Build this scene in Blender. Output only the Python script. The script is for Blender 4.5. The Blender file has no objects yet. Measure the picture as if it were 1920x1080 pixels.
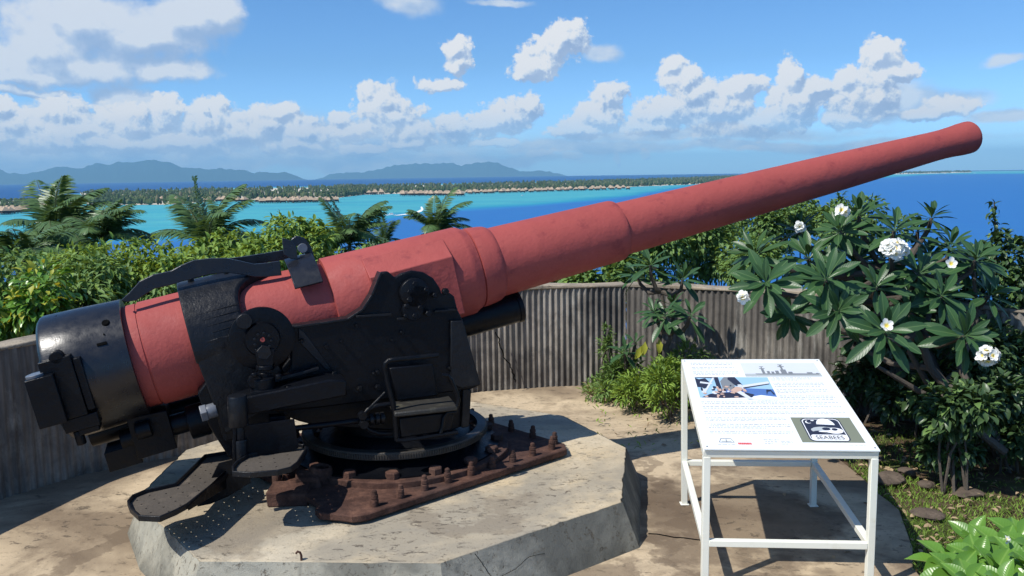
import bpy, bmesh, math, random
import numpy as np
from mathutils import Vector, Matrix
rng=np.random.default_rng(7); random.seed(7)
scene=bpy.context.scene; col=scene.collection
PI=math.pi
# ------------------------------------------------------------ camera
F=1640.0; H=2.5
pitch=math.atan(216/F); roll=math.atan(28/1920)
fw=np.array([0,math.cos(pitch),-math.sin(pitch)]); rt=np.array([1.,0,0]); up_=np.cross(rt,fw)
cR=math.cos(roll)*rt-math.sin(roll)*up_; cU=math.sin(roll)*rt+math.cos(roll)*up_
CAM=np.array([0,0,H])
cd=bpy.data.cameras.new('camera'); cam=bpy.data.objects.new('camera',cd); col.objects.link(cam)
cd.sensor_width=36; cd.lens=F/1920*36; cd.clip_start=.05; cd.clip_end=200000
M=Matrix.Identity(4)
for i in range(3):
    M[i][0]=cR[i]; M[i][1]=cU[i]; M[i][2]=-fw[i]; M[i][3]=CAM[i]
cam.matrix_world=M; scene.camera=cam
scene.render.resolution_x=1024; scene.render.resolution_y=576
# design helpers: a photo point to a place on a known plane of the site
def ray(px,py): return fw+cR*((px-960)/F)+cU*((540-py)/F)
def atz(px,py,z): r=ray(px,py); return CAM+r*((z-H)/r[2])
def aty(px,py,y): r=ray(px,py); return CAM+r*(y/r[1])
RE=6371000.
def sea(px,py):
    r=ray(px,py); z=-60.
    for _ in range(60):
        p=CAM+r*((z-H)/r[2]) if r[2]<-1e-6 else None
        if p is None: return None
        z=.5*z+.5*(-60-(p[0]**2+p[1]**2)/(2*RE))
    return p
def azel(px,py):
    r=ray(px,py); h=math.hypot(r[0],r[1]); return math.atan2(r[0],r[1]), math.atan2(r[2],h)
# ------------------------------------------------------------ node helpers
def newmat(name):
    m=bpy.data.materials.new(name); m.use_nodes=True; nt=m.node_tree; nt.nodes.clear()
    return m,nt
def N(nt,t,ins=None,**kw):
    n=nt.nodes.new(t)
    for k,v in kw.items(): setattr(n,k,v)
    if ins:
        for k,v in ins.items():
            s=n.inputs[k]
            if hasattr(v,'is_output') or isinstance(v,bpy.types.NodeSocket): nt.links.new(v,s)
            else: s.default_value=v
    return n
def c4(c): return (c[0],c[1],c[2],1.0)
def ramp(nt,fac,stops,interp='LINEAR'):
    n=N(nt,'ShaderNodeValToRGB',{'Fac':fac}); n.color_ramp.interpolation=interp
    e=n.color_ramp.elements
    while len(e)>1: e.remove(e[-1])
    e[0].position=stops[0][0]; e[0].color=c4(stops[0][1]) if not np.isscalar(stops[0][1]) else (stops[0][1],)*3+(1,)
    for p,c in stops[1:]:
        x=e.new(p); x.color=c4(c) if not np.isscalar(c) else (c,c,c,1)
    return n.outputs['Color']
def noise(nt,vec,scale,detail=6,rough=.55,dist=0.,out='Fac'):
    return N(nt,'ShaderNodeTexNoise',{'Vector':vec,'Scale':scale,'Detail':detail,'Roughness':rough,'Distortion':dist}).outputs[out]
def mix(nt,f,a,b,mode='MIX'):
    n=N(nt,'ShaderNodeMix',data_type='RGBA',blend_type=mode)
    for k,v in ((0,f),(6,a),(7,b)):
        if isinstance(v,bpy.types.NodeSocket): nt.links.new(v,n.inputs[k])
        else: n.inputs[k].default_value=v if np.isscalar(v) else c4(v)
    return n.outputs[2]
def math_(nt,op,a,b=0.,c=0.):
    n=N(nt,'ShaderNodeMath',operation=op)
    for k,v in ((0,a),(1,b),(2,c)):
        if isinstance(v,bpy.types.NodeSocket): nt.links.new(v,n.inputs[k])
        else: n.inputs[k].default_value=v
    return n.outputs[0]
def vmath(nt,op,a,b=(0,0,0)):
    n=N(nt,'ShaderNodeVectorMath',operation=op)
    for k,v in ((0,a),(1,b)):
        if isinstance(v,bpy.types.NodeSocket): nt.links.new(v,n.inputs[k])
        else: n.inputs[k].default_value=v
    return n.outputs['Value'] if op in('LENGTH','DOT_PRODUCT') else n.outputs['Vector']
def out(nt,sh,vol=None):
    o=N(nt,'ShaderNodeOutputMaterial')
    if sh: nt.links.new(sh,o.inputs['Surface'])
    if vol: nt.links.new(vol,o.inputs['Volume'])
def principled(nt,color,rough=.5,spec=.5,metal=0.,normal=None,coat=0.):
    p=N(nt,'ShaderNodeBsdfPrincipled')
    for k,v in (('Base Color',color),('Roughness',rough),('Specular IOR Level',spec),('Metallic',metal),('Coat Weight',coat)):
        if isinstance(v,bpy.types.NodeSocket): nt.links.new(v,p.inputs[k])
        else: p.inputs[k].default_value=c4(v) if k=='Base Color' else v
    if normal is not None: nt.links.new(normal,p.inputs['Normal'])
    return p.outputs[0]
def bump(nt,h,strength=.3,dist=.01,normal=None):
    i={'Height':h,'Strength':strength,'Distance':dist}
    if normal is not None: i['Normal']=normal
    return N(nt,'ShaderNodeBump',i).outputs[0]
def objco(nt): return N(nt,'ShaderNodeTexCoord').outputs['Object']
def uvco(nt): return N(nt,'ShaderNodeTexCoord').outputs['UV']
# ------------------------------------------------------------ sky, sun, exposure
SUN=Vector((-.642,-.44,1.0)).normalized()
sunel=math.asin(SUN.z); sunaz=math.atan2(SUN.x,SUN.y)
world=bpy.data.worlds.new('World'); scene.world=world; world.use_nodes=True
wt=world.node_tree; wt.nodes.clear()
sky=N(wt,'ShaderNodeTexSky',sky_type='NISHITA'); sky.sun_disc=False
sky.sun_elevation=sunel; sky.sun_rotation=sunaz%(2*PI); sky.altitude=60; sky.air_density=1.0; sky.dust_density=.3; sky.ozone_density=2.2
SKY_STR=.125
gen=N(wt,'ShaderNodeTexCoord').outputs['Generated']
sep=N(wt,'ShaderNodeSeparateXYZ',{0:gen})
u=math_(wt,'ARCTAN2',sep.outputs[0],sep.outputs[1])
v=math_(wt,'ARCSINE',sep.outputs[2])
uv=N(wt,'ShaderNodeCombineXYZ',{0:u,1:v,2:0.}).outputs[0]
def cloud_group(name,blobs,nscale,amp,lo,hi,stretch=1.0,detail=9,rough=.58,bil=.5,warp=.045,sm=.25):
    g=bpy.data.node_groups.new(name,'ShaderNodeTree')
    g.interface.new_socket('Vector',in_out='INPUT',socket_type='NodeSocketVector')
    g.interface.new_socket('Density',in_out='OUTPUT',socket_type='NodeSocketFloat')
    g.interface.new_socket('Field',in_out='OUTPUT',socket_type='NodeSocketFloat')
    gi=g.nodes.new('NodeGroupInput'); go=g.nodes.new('NodeGroupOutput')
    vec=gi.outputs[0]
    wn=N(g,'ShaderNodeTexNoise',{'Vector':vec,'Scale':nscale*.6,'Detail':5.0,'Roughness':.6}).outputs['Color']
    wc=vmath(g,'SUBTRACT',wn,(.5,.5,.5))
    pv=vmath(g,'ADD',vec,vmath(g,'MULTIPLY',wc,(warp,warp*.8,0)))
    cur=None
    for (px,py,rx,ry) in blobs:
        a,e=azel(px,py)
        L=vmath(g,'LENGTH',vmath(g,'MULTIPLY',vmath(g,'SUBTRACT',pv,(a,e,0)),(F/rx,F/ry,0)))
        cur=L if cur is None else N(g,'ShaderNodeMath',{0:cur,1:L,2:sm},operation='SMOOTH_MIN').outputs[0]
    m=math_(g,'SUBTRACT',1.0,cur)
    sv=vmath(g,'MULTIPLY',vec,(1.0,stretch,1.0))
    n1=noise(g,sv,nscale,detail,rough)
    n=math_(g,'SUBTRACT',n1,.5)
    if bil:
        wv=vmath(g,'ADD',sv,vmath(g,'MULTIPLY',wc,(.02,.02,0)))
        vo=N(g,'ShaderNodeTexVoronoi',{'Vector':wv,'Scale':nscale*1.2,'Detail':3.0,'Roughness':.6,'Lacunarity':2.2},feature='F1',normalize=True).outputs['Distance']
        n=math_(g,'ADD',n,math_(g,'MULTIPLY',math_(g,'SUBTRACT',.36,vo),bil))
    t=math_(g,'ADD',m,math_(g,'MULTIPLY',n,amp))
    mr=N(g,'ShaderNodeMapRange',{'Value':t,'From Min':lo,'From Max':hi,'To Min':0.,'To Max':1.},interpolation_type='SMOOTHSTEP')
    g.links.new(mr.outputs[0],go.inputs[0]); g.links.new(t,go.inputs[1])
    return g
CUM=[(120,212,40,34),(30,235,50,34),(8,205,24,22),(312,208,32,34),(230,228,60,36),(150,245,60,24),(400,228,60,42),(380,205,30,22),(500,236,60,40),(530,215,30,22),(570,250,55,34),(450,255,80,30),
     (690,172,26,24),(712,195,48,40),(735,220,66,42),(770,245,50,26),(640,222,22,18),(655,245,40,20),(850,240,36,30),(905,235,50,28),(990,200,32,30),(945,222,55,34),
     (1140,188,40,34),(1120,222,60,36),(1090,243,70,20),(1258,128,24,22),(1280,150,46,30),(1310,175,60,36),(1240,212,60,40),(1220,240,60,18),(1340,205,90,50),(1390,165,50,26),(1430,225,75,30),(1482,150,30,36),(1490,190,60,50),(1530,165,40,20),
     (1580,150,28,30),(1600,185,50,50),(1655,100,34,30),(1672,130,40,22),(1645,150,34,36),(1650,185,36,36),(1600,222,56,22),
     (1785,200,44,20),(1740,212,50,14),(860,92,28,26),(862,115,26,26),(1062,70,44,34),(1030,100,50,36),(1000,125,46,26),(830,158,46,14),
     (60,262,90,24),(200,266,110,24),(330,270,110,24),(560,274,90,18),(770,268,50,12),(930,270,50,9),(1160,298,8,12),(1210,292,8,10),(1075,292,20,8),(1400,278,18,7),(1010,285,30,6),(680,280,50,12)]
BIG=[(150,30,110,50),(260,60,120,50),(340,30,80,44),(400,20,50,40),(90,80,70,50),(150,120,150,30),(300,130,90,22),(20,120,50,30),(40,140,70,16),(240,190,60,34),(60,170,60,10)]
SOFT=[(760,8,60,24),(1130,105,34,16),
      (500,265,400,52),(100,275,300,60),(450,300,420,26),(120,305,260,26),(850,300,260,16),(1670,185,90,30),(1880,218,60,12),(1890,118,40,9),(1740,185,90,22),(1300,250,260,14),(1100,275,220,16),(940,2,60,7),(1500,272,300,12)]
g1=cloud_group('cumulus',CUM,46.,1.2,.0,.26,detail=7,rough=.64,bil=1.25,warp=.028)
g2=cloud_group('stratus',SOFT,13.,1.15,-.28,.42,stretch=1.25,detail=9,rough=.6,bil=0,warp=.06,sm=.4)
g3=cloud_group('broken_cloud',BIG,20.,1.25,-.16,.42,detail=8,rough=.6,bil=.7,warp=.07,sm=.4,stretch=1.15)
def gnode(g,vec):
    n=wt.nodes.new('ShaderNodeGroup'); n.node_tree=g; wt.links.new(vec,n.inputs[0]); return n
c1=gnode(g1,uv); c1b=gnode(g1,vmath(wt,'ADD',uv,(-.0035,.0065,0)))
c2=gnode(g2,uv)
c3=gnode(g3,uv); c3b=gnode(g3,vmath(wt,'ADD',uv,(-.012,.02,0)))
rel3=N(wt,'ShaderNodeMapRange',{'Value':math_(wt,'SUBTRACT',c3.outputs[1],c3b.outputs[1]),'From Min':-.5,'From Max':.45,'To Min':0.,'To Max':1.},interpolation_type='SMOOTHSTEP').outputs[0]
rel=math_(wt,'SUBTRACT',c1.outputs[1],c1b.outputs[1])
lit=N(wt,'ShaderNodeMapRange',{'Value':rel,'From Min':-.34,'From Max':.30,'To Min':0.,'To Max':1.},interpolation_type='SMOOTHSTEP').outputs[0]
lown=noise(wt,uv,16.,4,.5)
shade=ramp(wt,lown,[(.38,.0),(.62,.55)])
lit2=math_(wt,'SUBTRACT',math_(wt,'ADD',math_(wt,'MULTIPLY',lit,.85),.28),math_(wt,'MULTIPLY',shade,.55))
ccol=ramp(wt,lit2,[(0.,(.36,.49,.74)),(.3,(.52,.65,.86)),(.58,(.78,.86,.96)),(.85,(1.,1.,1.))])
skyt=N(wt,'ShaderNodeMix',data_type='RGBA',blend_type='MULTIPLY'); skyt.inputs[0].default_value=1.
wt.links.new(sky.outputs[0],skyt.inputs[6]); wt.links.new(ramp(wt,v,[(0.,(.75,1.30,2.15)),(.05,(.62,.98,1.55)),(.12,(.50,.78,1.14)),(.25,(.46,.75,1.06)),(.5,(.55,.82,1.1)),(1.,(.76,.95,1.16))]),skyt.inputs[7])
bgs=N(wt,'ShaderNodeBackground',{'Color':skyt.outputs[2],'Strength':SKY_STR})
bgc=N(wt,'ShaderNodeBackground',{'Color':ccol,'Strength':.86})
softc=ramp(wt,noise(wt,vmath(wt,'MULTIPLY',uv,(1,2.,1)),17.,8,.6),[(.34,(.42,.58,.84)),(.48,(.60,.73,.91)),(.60,(.84,.90,.97))])
bgb=N(wt,'ShaderNodeBackground',{'Color':softc,'Strength':.86})
mx0=N(wt,'ShaderNodeMixShader',{0:math_(wt,'MULTIPLY',c2.outputs[0],.82),1:bgs.outputs[0],2:bgb.outputs[0]})
bgd=N(wt,'ShaderNodeBackground',{'Color':ramp(wt,rel3,[(.0,(.40,.55,.80)),(.45,(.60,.72,.90)),(.8,(.86,.91,.97))]),'Strength':.86})
mx0=N(wt,'ShaderNodeMixShader',{0:math_(wt,'MULTIPLY',c3.outputs[0],.88),1:mx0.outputs[0],2:bgd.outputs[0]})
hz=N(wt,'ShaderNodeMapRange',{'Value':v,'From Min':.01,'From Max':.07,'To Min':.35,'To Max':.96}).outputs[0]
mx1=N(wt,'ShaderNodeMixShader',{0:math_(wt,'MULTIPLY',c1.outputs[0],hz),1:mx0.outputs[0],2:bgc.outputs[0]})
# clouds only stand in the quarter of the sky beyond the lagoon; elsewhere it is plain blue
inside=math_(wt,'MULTIPLY',math_(wt,'MULTIPLY',math_(wt,'GREATER_THAN',v,-.012),math_(wt,'LESS_THAN',v,.42)),math_(wt,'LESS_THAN',math_(wt,'ABSOLUTE',u),.95))
mx2=N(wt,'ShaderNodeMixShader',{0:inside,1:bgs.outputs[0],2:mx1.outputs[0]})
wo=N(wt,'ShaderNodeOutputWorld',{0:mx2.outputs[0]})
world.cycles.sampling_method='MANUAL'; world.cycles.sample_map_resolution=512
sl=bpy.data.lights.new('sun','SUN'); sl.energy=5.0; sl.angle=math.radians(.53); sl.color=(1,.955,.88)
so=bpy.data.objects.new('sun',sl); col.objects.link(so); so.rotation_euler=SUN.to_track_quat('Z','Y').to_euler(); so.location=(-6,-4,12)
scene.view_settings.view_transform='Standard'; scene.view_settings.look='None'; scene.view_settings.gamma=1; scene.view_settings.exposure=0.05
# ------------------------------------------------------------ object helpers
def tag(o,label=None,cat=None,group=None,kind=None):
    if label: o['label']=label
    if cat: o['category']=cat
    if group: o['group']=group
    if kind: o['kind']=kind
    return o
def link(name,me,mats,parent=None,loc=None):
    o=bpy.data.objects.new(name,me); col.objects.link(o)
    for m in (mats if isinstance(mats,(list,tuple)) else [mats]): me.materials.append(m)
    if parent is not None: o.parent=parent
    if loc is not None: o.location=loc
    return o
def empty(name,loc,rz=0):
    o=bpy.data.objects.new(name,None); col.objects.link(o); o.location=loc; o.rotation_euler=(0,0,rz); o.empty_display_size=.1; return o
class MB:
    def __init__(s): s.v=[];s.f=[];s.m=[]
    def add(s,vs,fs,mi=0):
        b=len(s.v); s.v+=[tuple(map(float,p)) for p in vs]; s.f+=[tuple(b+i for i in f) for f in fs]; s.m+=[mi]*len(fs)
    def hexa(s,p,mi=0): # 8 points: bottom 4, top 4
        s.add(p,[(3,2,1,0),(4,5,6,7),(0,1,5,4),(1,2,6,5),(2,3,7,6),(3,0,4,7)],mi)
    def box(s,x0,x1,y0,y1,z0,z1,mi=0):
        s.hexa([(x0,y0,z0),(x1,y0,z0),(x1,y1,z0),(x0,y1,z0),(x0,y0,z1),(x1,y0,z1),(x1,y1,z1),(x0,y1,z1)],mi)
    def prism(s,A,B,mi=0):
        n=len(A); vs=list(A)+list(B)
        s.add(vs,[tuple(range(n))[::-1],tuple(range(n,2*n))]+[(i,(i+1)%n,n+(i+1)%n,n+i) for i in range(n)],mi)
    def beam(s,p,q,w,h,up=(0,0,1),mi=0):
        p=Vector(p);q=Vector(q);d=(q-p).normalized(); sd=d.cross(Vector(up)).normalized(); u2=sd.cross(d)
        a=sd*w/2;b=u2*h/2
        s.hexa([p-a-b,p+a-b,p+a+b,p-a+b,q-a-b,q+a-b,q+a+b,q-a+b],mi)
    def tube(s,pts,r,seg=10,cap=True,mi=0):
        pts=[Vector(p) for p in pts]; rs=r if isinstance(r,(list,tuple)) else [r]*len(pts)
        ref=None; rings=[]
        for i,p in enumerate(pts):
            d=(pts[min(i+1,len(pts)-1)]-pts[max(i-1,0)]).normalized()
            if ref is None: ref=d.orthogonal().normalized()
            ref=(ref-d*ref.dot(d)).normalized(); b=d.cross(ref)
            rings.append([p+(ref*math.cos(2*PI*k/seg)+b*math.sin(2*PI*k/seg))*rs[i] for k in range(seg)])
        vs=[x for r_ in rings for x in r_]; fs=[]
        for i in range(len(rings)-1):
            for k in range(seg):
                fs.append((i*seg+k,i*seg+(k+1)%seg,(i+1)*seg+(k+1)%seg,(i+1)*seg+k))
        if cap: fs+= [tuple(range(seg))[::-1],tuple((len(rings)-1)*seg+k for k in range(seg))]
        s.add(vs,fs,mi)
    def lathe(s,o,ax,prof,seg=64,a0=0,a1=2*PI,mi=0,ref=(0,0,1)):
        o=Vector(o);ax=Vector(ax).normalized(); ref=Vector(ref); ref=(ref-ax*ref.dot(ax)).normalized(); b=ax.cross(ref)
        full=abs(a1-a0-2*PI)<1e-6; n=seg if full else seg+1
        vs=[];fs=[]
        for (t,r) in prof:
            for k in range(n):
                a=a0+(a1-a0)*k/seg
                vs.append(o+ax*t+(ref*math.cos(a)+b*math.sin(a))*max(r,1e-5))
        for i in range(len(prof)-1):
            for k in range(seg):
                k2=(k+1)%n
                fs.append((i*n+k,i*n+k2,(i+1)*n+k2,(i+1)*n+k))
        s.add(vs,fs,mi)
    def build(s,name,mats,parent=None,smooth=True,ang=35,bevel=0,loc=None,tf=None):
        me=bpy.data.meshes.new(name); vs=s.v if tf is None else [tf(p) for p in s.v]
        me.from_pydata(vs,[],s.f); me.polygons.foreach_set('material_index',s.m)
        bm=bmesh.new(); bm.from_mesh(me); bmesh.ops.remove_doubles(bm,verts=bm.verts,dist=1e-5)
        bmesh.ops.recalc_face_normals(bm,faces=bm.faces)
        if smooth:
            for f in bm.faces: f.smooth=True
            for e in bm.edges:
                if len(e.link_faces)!=2 or e.calc_face_angle(0)>math.radians(ang): e.smooth=False
        bm.to_mesh(me); bm.free(); me.update()
        o=link(name,me,mats,parent,loc)
        if bevel:
            b=o.modifiers.new('bevel','BEVEL'); b.width=bevel; b.segments=2; b.limit_method='ANGLE'; b.angle_limit=math.radians(40); b.harden_normals=False
        return o
# ------------------------------------------------------------ materials
def paint(name,c,rough,bs=.25,bd=.004,var=.12,scale=14.,spec=.5,wear=None,coat=0.):
    m,nt=newmat(name); o=objco(nt)
    n=noise(nt,o,2.3,6); n2=noise(nt,o,scale,5)
    colr=mix(nt,math_(nt,'MULTIPLY',n,1.0),tuple(x*(1-var) for x in c),tuple(min(1,x*(1+var)) for x in c))
    if wear:
        f=ramp(nt,noise(nt,o,6.,10,.7),[(.56,0.),(.68,1.)])
        colr=mix(nt,math_(nt,'MULTIPLY',f,wear[1]),colr,wear[0])
    r=N(nt,'ShaderNodeMapRange',{'Value':n2,'From Min':.3,'From Max':.7,'To Min':rough*.8,'To Max':min(1,rough*1.25)}).outputs[0]
    h=math_(nt,'ADD',n2,math_(nt,'MULTIPLY',noise(nt,o,scale*5,3),.35))
    out(nt,principled(nt,colr,r,spec,0,bump(nt,h,bs,bd),coat)); return m
m_red=paint('red_oxide_paint',(.345,.070,.060),.62,.8,.008,.20,9.,.30,((.22,.040,.042),.7))
m_jacket=paint('black_gloss_jacket',(.0085,.0095,.013),.30,.35,.004,.4,18.,.5,((.03,.028,.026),.5))
m_black=paint('black_paint_shaded',(.0035,.0042,.0062),.36,.8,.006,.4,18.,.20,((.012,.011,.010),.5))  # jacket black with the carriage's shade put into darker colour and lower specular
m_blackm=paint('black_worn_paint',(.007,.008,.0105),.40,.9,.006,.4,16.,.30,((.028,.024,.020),.6))
m_steel=paint('galvanised_steel',(.13,.14,.16),.3,.2,.002,.2,20.,.6)
m_white=paint('white_frame_paint',(.80,.80,.70),.42,.12,.002,.04,30.,.4,((.62,.58,.42),.35))
def rustmat():
    m,nt=newmat('rusty_iron'); o=objco(nt)
    n=noise(nt,o,7.,10,.68); n2=noise(nt,o,2.,4)
    c=ramp(nt,n,[(.30,(.028,.016,.013)),(.48,(.075,.038,.028)),(.60,(.125,.064,.045)),(.75,(.20,.105,.07))])
    c=mix(nt,ramp(nt,n2,[(.45,0.),(.65,.6)]),c,(.065,.042,.036))
    h=noise(nt,o,38.,8,.7)
    out(nt,principled(nt,c,.88,.2,0,bump(nt,h,.8,.012))); return m
m_rust=rustmat()
m_tread=paint('worn_tread_plate',(.085,.072,.058),.75,.9,.006,.45,45.,.3,((.16,.13,.10),.8))
m_seat=paint('worn_seat_paint',(.030,.028,.024),.5,.8,.006,.5,25.,.4,((.09,.085,.06),.7))
def concrete(name,base,dark,warm,scale=1.,pits=True,streak=False,low_dark=0.,wet=None):
    m,nt=newmat(name); o=objco(nt)
    n=noise(nt,o,1.1*scale,8,.62); n2=noise(nt,o,4.5*scale,8,.7); n3=noise(nt,o,.55*scale,5,.6,.6)
    c=mix(nt,ramp(nt,n,[(.36,0.),(.64,1.)]),base,warm)
    c=mix(nt,ramp(nt,n2,[(.46,0.),(.72,.55)]),c,tuple(x*1.35 for x in base))
    c=mix(nt,ramp(nt,n3,[(.44,0.),(.58,.8)]),c,dark); c=mix(nt,ramp(nt,noise(nt,o,2.2*scale,9,.72,.8),[(.50,0.),(.66,.7)]),c,dark)
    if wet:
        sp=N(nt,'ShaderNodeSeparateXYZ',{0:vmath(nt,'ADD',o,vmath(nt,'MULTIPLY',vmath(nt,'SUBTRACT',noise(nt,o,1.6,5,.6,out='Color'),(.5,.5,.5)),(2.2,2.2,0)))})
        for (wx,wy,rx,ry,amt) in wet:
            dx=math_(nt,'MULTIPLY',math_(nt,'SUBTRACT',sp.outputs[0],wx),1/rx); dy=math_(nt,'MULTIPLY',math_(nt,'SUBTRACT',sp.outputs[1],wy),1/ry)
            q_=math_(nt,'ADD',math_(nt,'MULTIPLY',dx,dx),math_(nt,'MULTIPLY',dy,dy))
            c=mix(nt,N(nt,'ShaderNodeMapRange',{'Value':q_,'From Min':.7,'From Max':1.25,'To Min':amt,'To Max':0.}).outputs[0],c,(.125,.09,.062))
    if streak:
        sv=vmath(nt,'MULTIPLY',o,(14.,14.,.9)); s=noise(nt,sv,1.,6,.65)
        c=mix(nt,ramp(nt,s,[(.42,0.),(.68,.75)]),c,(.06,.058,.055))
        s2=noise(nt,vmath(nt,'MULTIPLY',o,(5.,5.,1.4)),1.,7,.7)
        c=mix(nt,ramp(nt,s2,[(.53,0.),(.70,.65)]),c,(.46,.44,.39)); c=mix(nt,ramp(nt,noise(nt,vmath(nt,'MULTIPLY',o,(1.6,1.6,1.1)),1.,8,.7,.5),[(.48,0.),(.66,.7)]),c,(.075,.07,.065))
    h=math_(nt,'ADD',n2,math_(nt,'MULTIPLY',noise(nt,o,60*scale,5,.7),.5))
    if pits:
        vs=N(nt,'ShaderNodeMapping',{'Vector':o,'Rotation':(0,0,.4),'Scale':(9*scale,16*scale,12*scale)}).outputs[0]
        p=noise(nt,vs,1.,5,.75,.4)
        pf=math_(nt,'MULTIPLY',ramp(nt,p,[(.58,0.),(.64,1.)]),ramp(nt,noise(nt,o,1.7*scale,6,.6),[(.42,0.),(.55,1.)]))
        c=mix(nt,math_(nt,'MULTIPLY',pf,.75),c,(.10,.08,.06))
        h=math_(nt,'SUBTRACT',h,math_(nt,'MULTIPLY',pf,1.2))
        p2=ramp(nt,noise(nt,o,34*scale,3,.5),[(.61,0.),(.67,.8)])
        c=mix(nt,math_(nt,'MULTIPLY',p2,.5),c,(.16,.13,.10))
    if low_dark:
        z=N(nt,'ShaderNodeSeparateXYZ',{0:o}).outputs[2]
        zm=N(nt,'ShaderNodeMapRange',{'Value':math_(nt,'ADD',z,math_(nt,'MULTIPLY',n2,.22)),'From Min':.02,'From Max':.24,'To Min':low_dark,'To Max':0.}).outputs[0]
        c=mix(nt,zm,c,(.055,.055,.045))  # tone goes darker towards the bottom, with an uneven edge
    out(nt,principled(nt,c,.92,.15,0,bump(nt,h,.55,.012))); return m
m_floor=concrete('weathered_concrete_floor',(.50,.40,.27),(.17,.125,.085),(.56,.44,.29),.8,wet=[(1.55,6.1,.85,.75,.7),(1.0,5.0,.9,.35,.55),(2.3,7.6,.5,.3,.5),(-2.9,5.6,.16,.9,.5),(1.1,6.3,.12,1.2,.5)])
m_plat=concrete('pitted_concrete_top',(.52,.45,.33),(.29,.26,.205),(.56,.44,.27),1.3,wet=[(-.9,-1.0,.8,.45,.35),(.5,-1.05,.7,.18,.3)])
m_plats=concrete('grey_concrete_side',(.30,.295,.25),(.13,.13,.112),(.39,.365,.29),2.0,streak=False,low_dark=.85)
m_wall=concrete('stained_corrugated_concrete',(.31,.28,.24),(.115,.105,.095),(.38,.34,.285),1.3,False,True)
m_cap=concrete('pale_wall_cap',(.36,.31,.24),(.20,.175,.14),(.38,.31,.22),2.)
def soil():
    m,nt=newmat('soil_and_turf'); o=objco(nt)
    n=noise(nt,o,1.3,8,.65); n2=noise(nt,o,9.,8,.7); n3=noise(nt,o,45.,5,.7)
    c=ramp(nt,n2,[(.3,(.055,.036,.022)),(.5,(.115,.078,.050)),(.7,(.20,.145,.10))])
    c=mix(nt,ramp(nt,n,[(.50,0.),(.60,.8)]),c,(.075,.115,.028))
    c=mix(nt,ramp(nt,n3,[(.55,0.),(.75,.5)]),c,(.14,.15,.05))
    out(nt,principled(nt,c,.95,.1,0,bump(nt,math_(nt,'ADD',n2,n3),.9,.03))); return m
m_soil=soil()
def hillmat():
    m,nt=newmat('hillside_growth'); o=objco(nt)
    n=noise(nt,o,.6,8,.7); n2=noise(nt,o,5.,8,.7)
    c=ramp(nt,n,[(.3,(.02,.045,.012)),(.5,(.04,.08,.02)),(.7,(.07,.12,.03))])
    out(nt,principled(nt,c,.9,.1,0,bump(nt,n2,1.,.3))); return m
m_hill=hillmat()
def leafmat(name,c1,c2,rough=.42,rib=None,trans=.22,spec=.4,veins=0.,back=1.25):
    m,nt=newmat(name)
    ri=N(nt,'ShaderNodeNewGeometry').outputs['Random Per Island']
    bf=N(nt,'ShaderNodeNewGeometry').outputs['Backfacing']
    c=mix(nt,ri,c1,c2); s=N(nt,'ShaderNodeSeparateXYZ',{0:uvco(nt)}); vv=math_(nt,'ABSOLUTE',s.outputs[1])
    nrm=None
    if rib:
        f=N(nt,'ShaderNodeMapRange',{'Value':vv,'From Min':.02,'From Max':.055,'To Min':.8,'To Max':0.}).outputs[0]
        c=mix(nt,f,c,rib)
    if veins:
        w=math_(nt,'SINE',math_(nt,'ADD',math_(nt,'MULTIPLY',s.outputs[0],75.),math_(nt,'MULTIPLY',vv,-30.)))
        c=mix(nt,math_(nt,'MULTIPLY',math_(nt,'MAXIMUM',w,0.),veins),c,rib or c2)
        nrm=bump(nt,w,.07,.003)
    c=mix(nt,math_(nt,'MULTIPLY',bf,.35),c,tuple(min(1,x*1.9+.02) for x in c2))
    p=principled(nt,c,rough,spec,0,nrm)
    t=N(nt,'ShaderNodeBsdfTranslucent',{'Color':mix(nt,.5,c,tuple(min(1,x*2.2) for x in (c2[0]*1.3,c2[1],c2[2]*.4)))})
    out(nt,N(nt,'ShaderNodeMixShader',{0:trans,1:p,2:t.outputs[0]}).outputs[0]); return m
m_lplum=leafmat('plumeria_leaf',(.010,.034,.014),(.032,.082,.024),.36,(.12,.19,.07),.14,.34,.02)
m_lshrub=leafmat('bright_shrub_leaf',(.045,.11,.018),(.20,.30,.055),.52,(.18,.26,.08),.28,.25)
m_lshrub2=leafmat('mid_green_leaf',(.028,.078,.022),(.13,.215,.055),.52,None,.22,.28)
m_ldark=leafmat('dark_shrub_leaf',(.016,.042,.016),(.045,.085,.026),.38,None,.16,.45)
m_lbig=leafmat('broad_glossy_leaf',(.040,.12,.014),(.10,.215,.026),.30,(.20,.32,.07),.20,.5,.10)
m_palm=leafmat('palm_frond',(.022,.065,.022),(.085,.15,.045),.42,None,.2,.45)
m_yel=leafmat('yellowing_leaf',(.22,.25,.03),(.34,.34,.04),.5,None,.3,.3)
m_grass=leafmat('grass_blade',(.08,.16,.025),(.20,.30,.05),.6,None,.25,.2)
m_litter=leafmat('dead_leaf',(.10,.065,.035),(.30,.22,.13),.8,None,.05,.1)
m_bark=paint('grey_bark',(.10,.085,.07),.85,.9,.01,.4,22.,.2)
m_wood=paint('green_stem',(.09,.11,.045),.7,.4,.004,.3,22.,.2)
def petalmat():
    m,nt=newmat('white_petal'); s=N(nt,'ShaderNodeSeparateXYZ',{0:uvco(nt)})
    c=ramp(nt,s.outputs[0],[(.0,(.85,.60,.06)),(.22,(.90,.75,.20)),(.45,(.86,.86,.80)),(1.,(.86,.86,.82))])
    p=principled(nt,c,.55,.3); t=N(nt,'ShaderNodeBsdfTranslucent',{'Color':c})
    out(nt,N(nt,'ShaderNodeMixShader',{0:.2,1:p,2:t.outputs[0]}).outputs[0]); return m
m_petal=petalmat()
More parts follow.
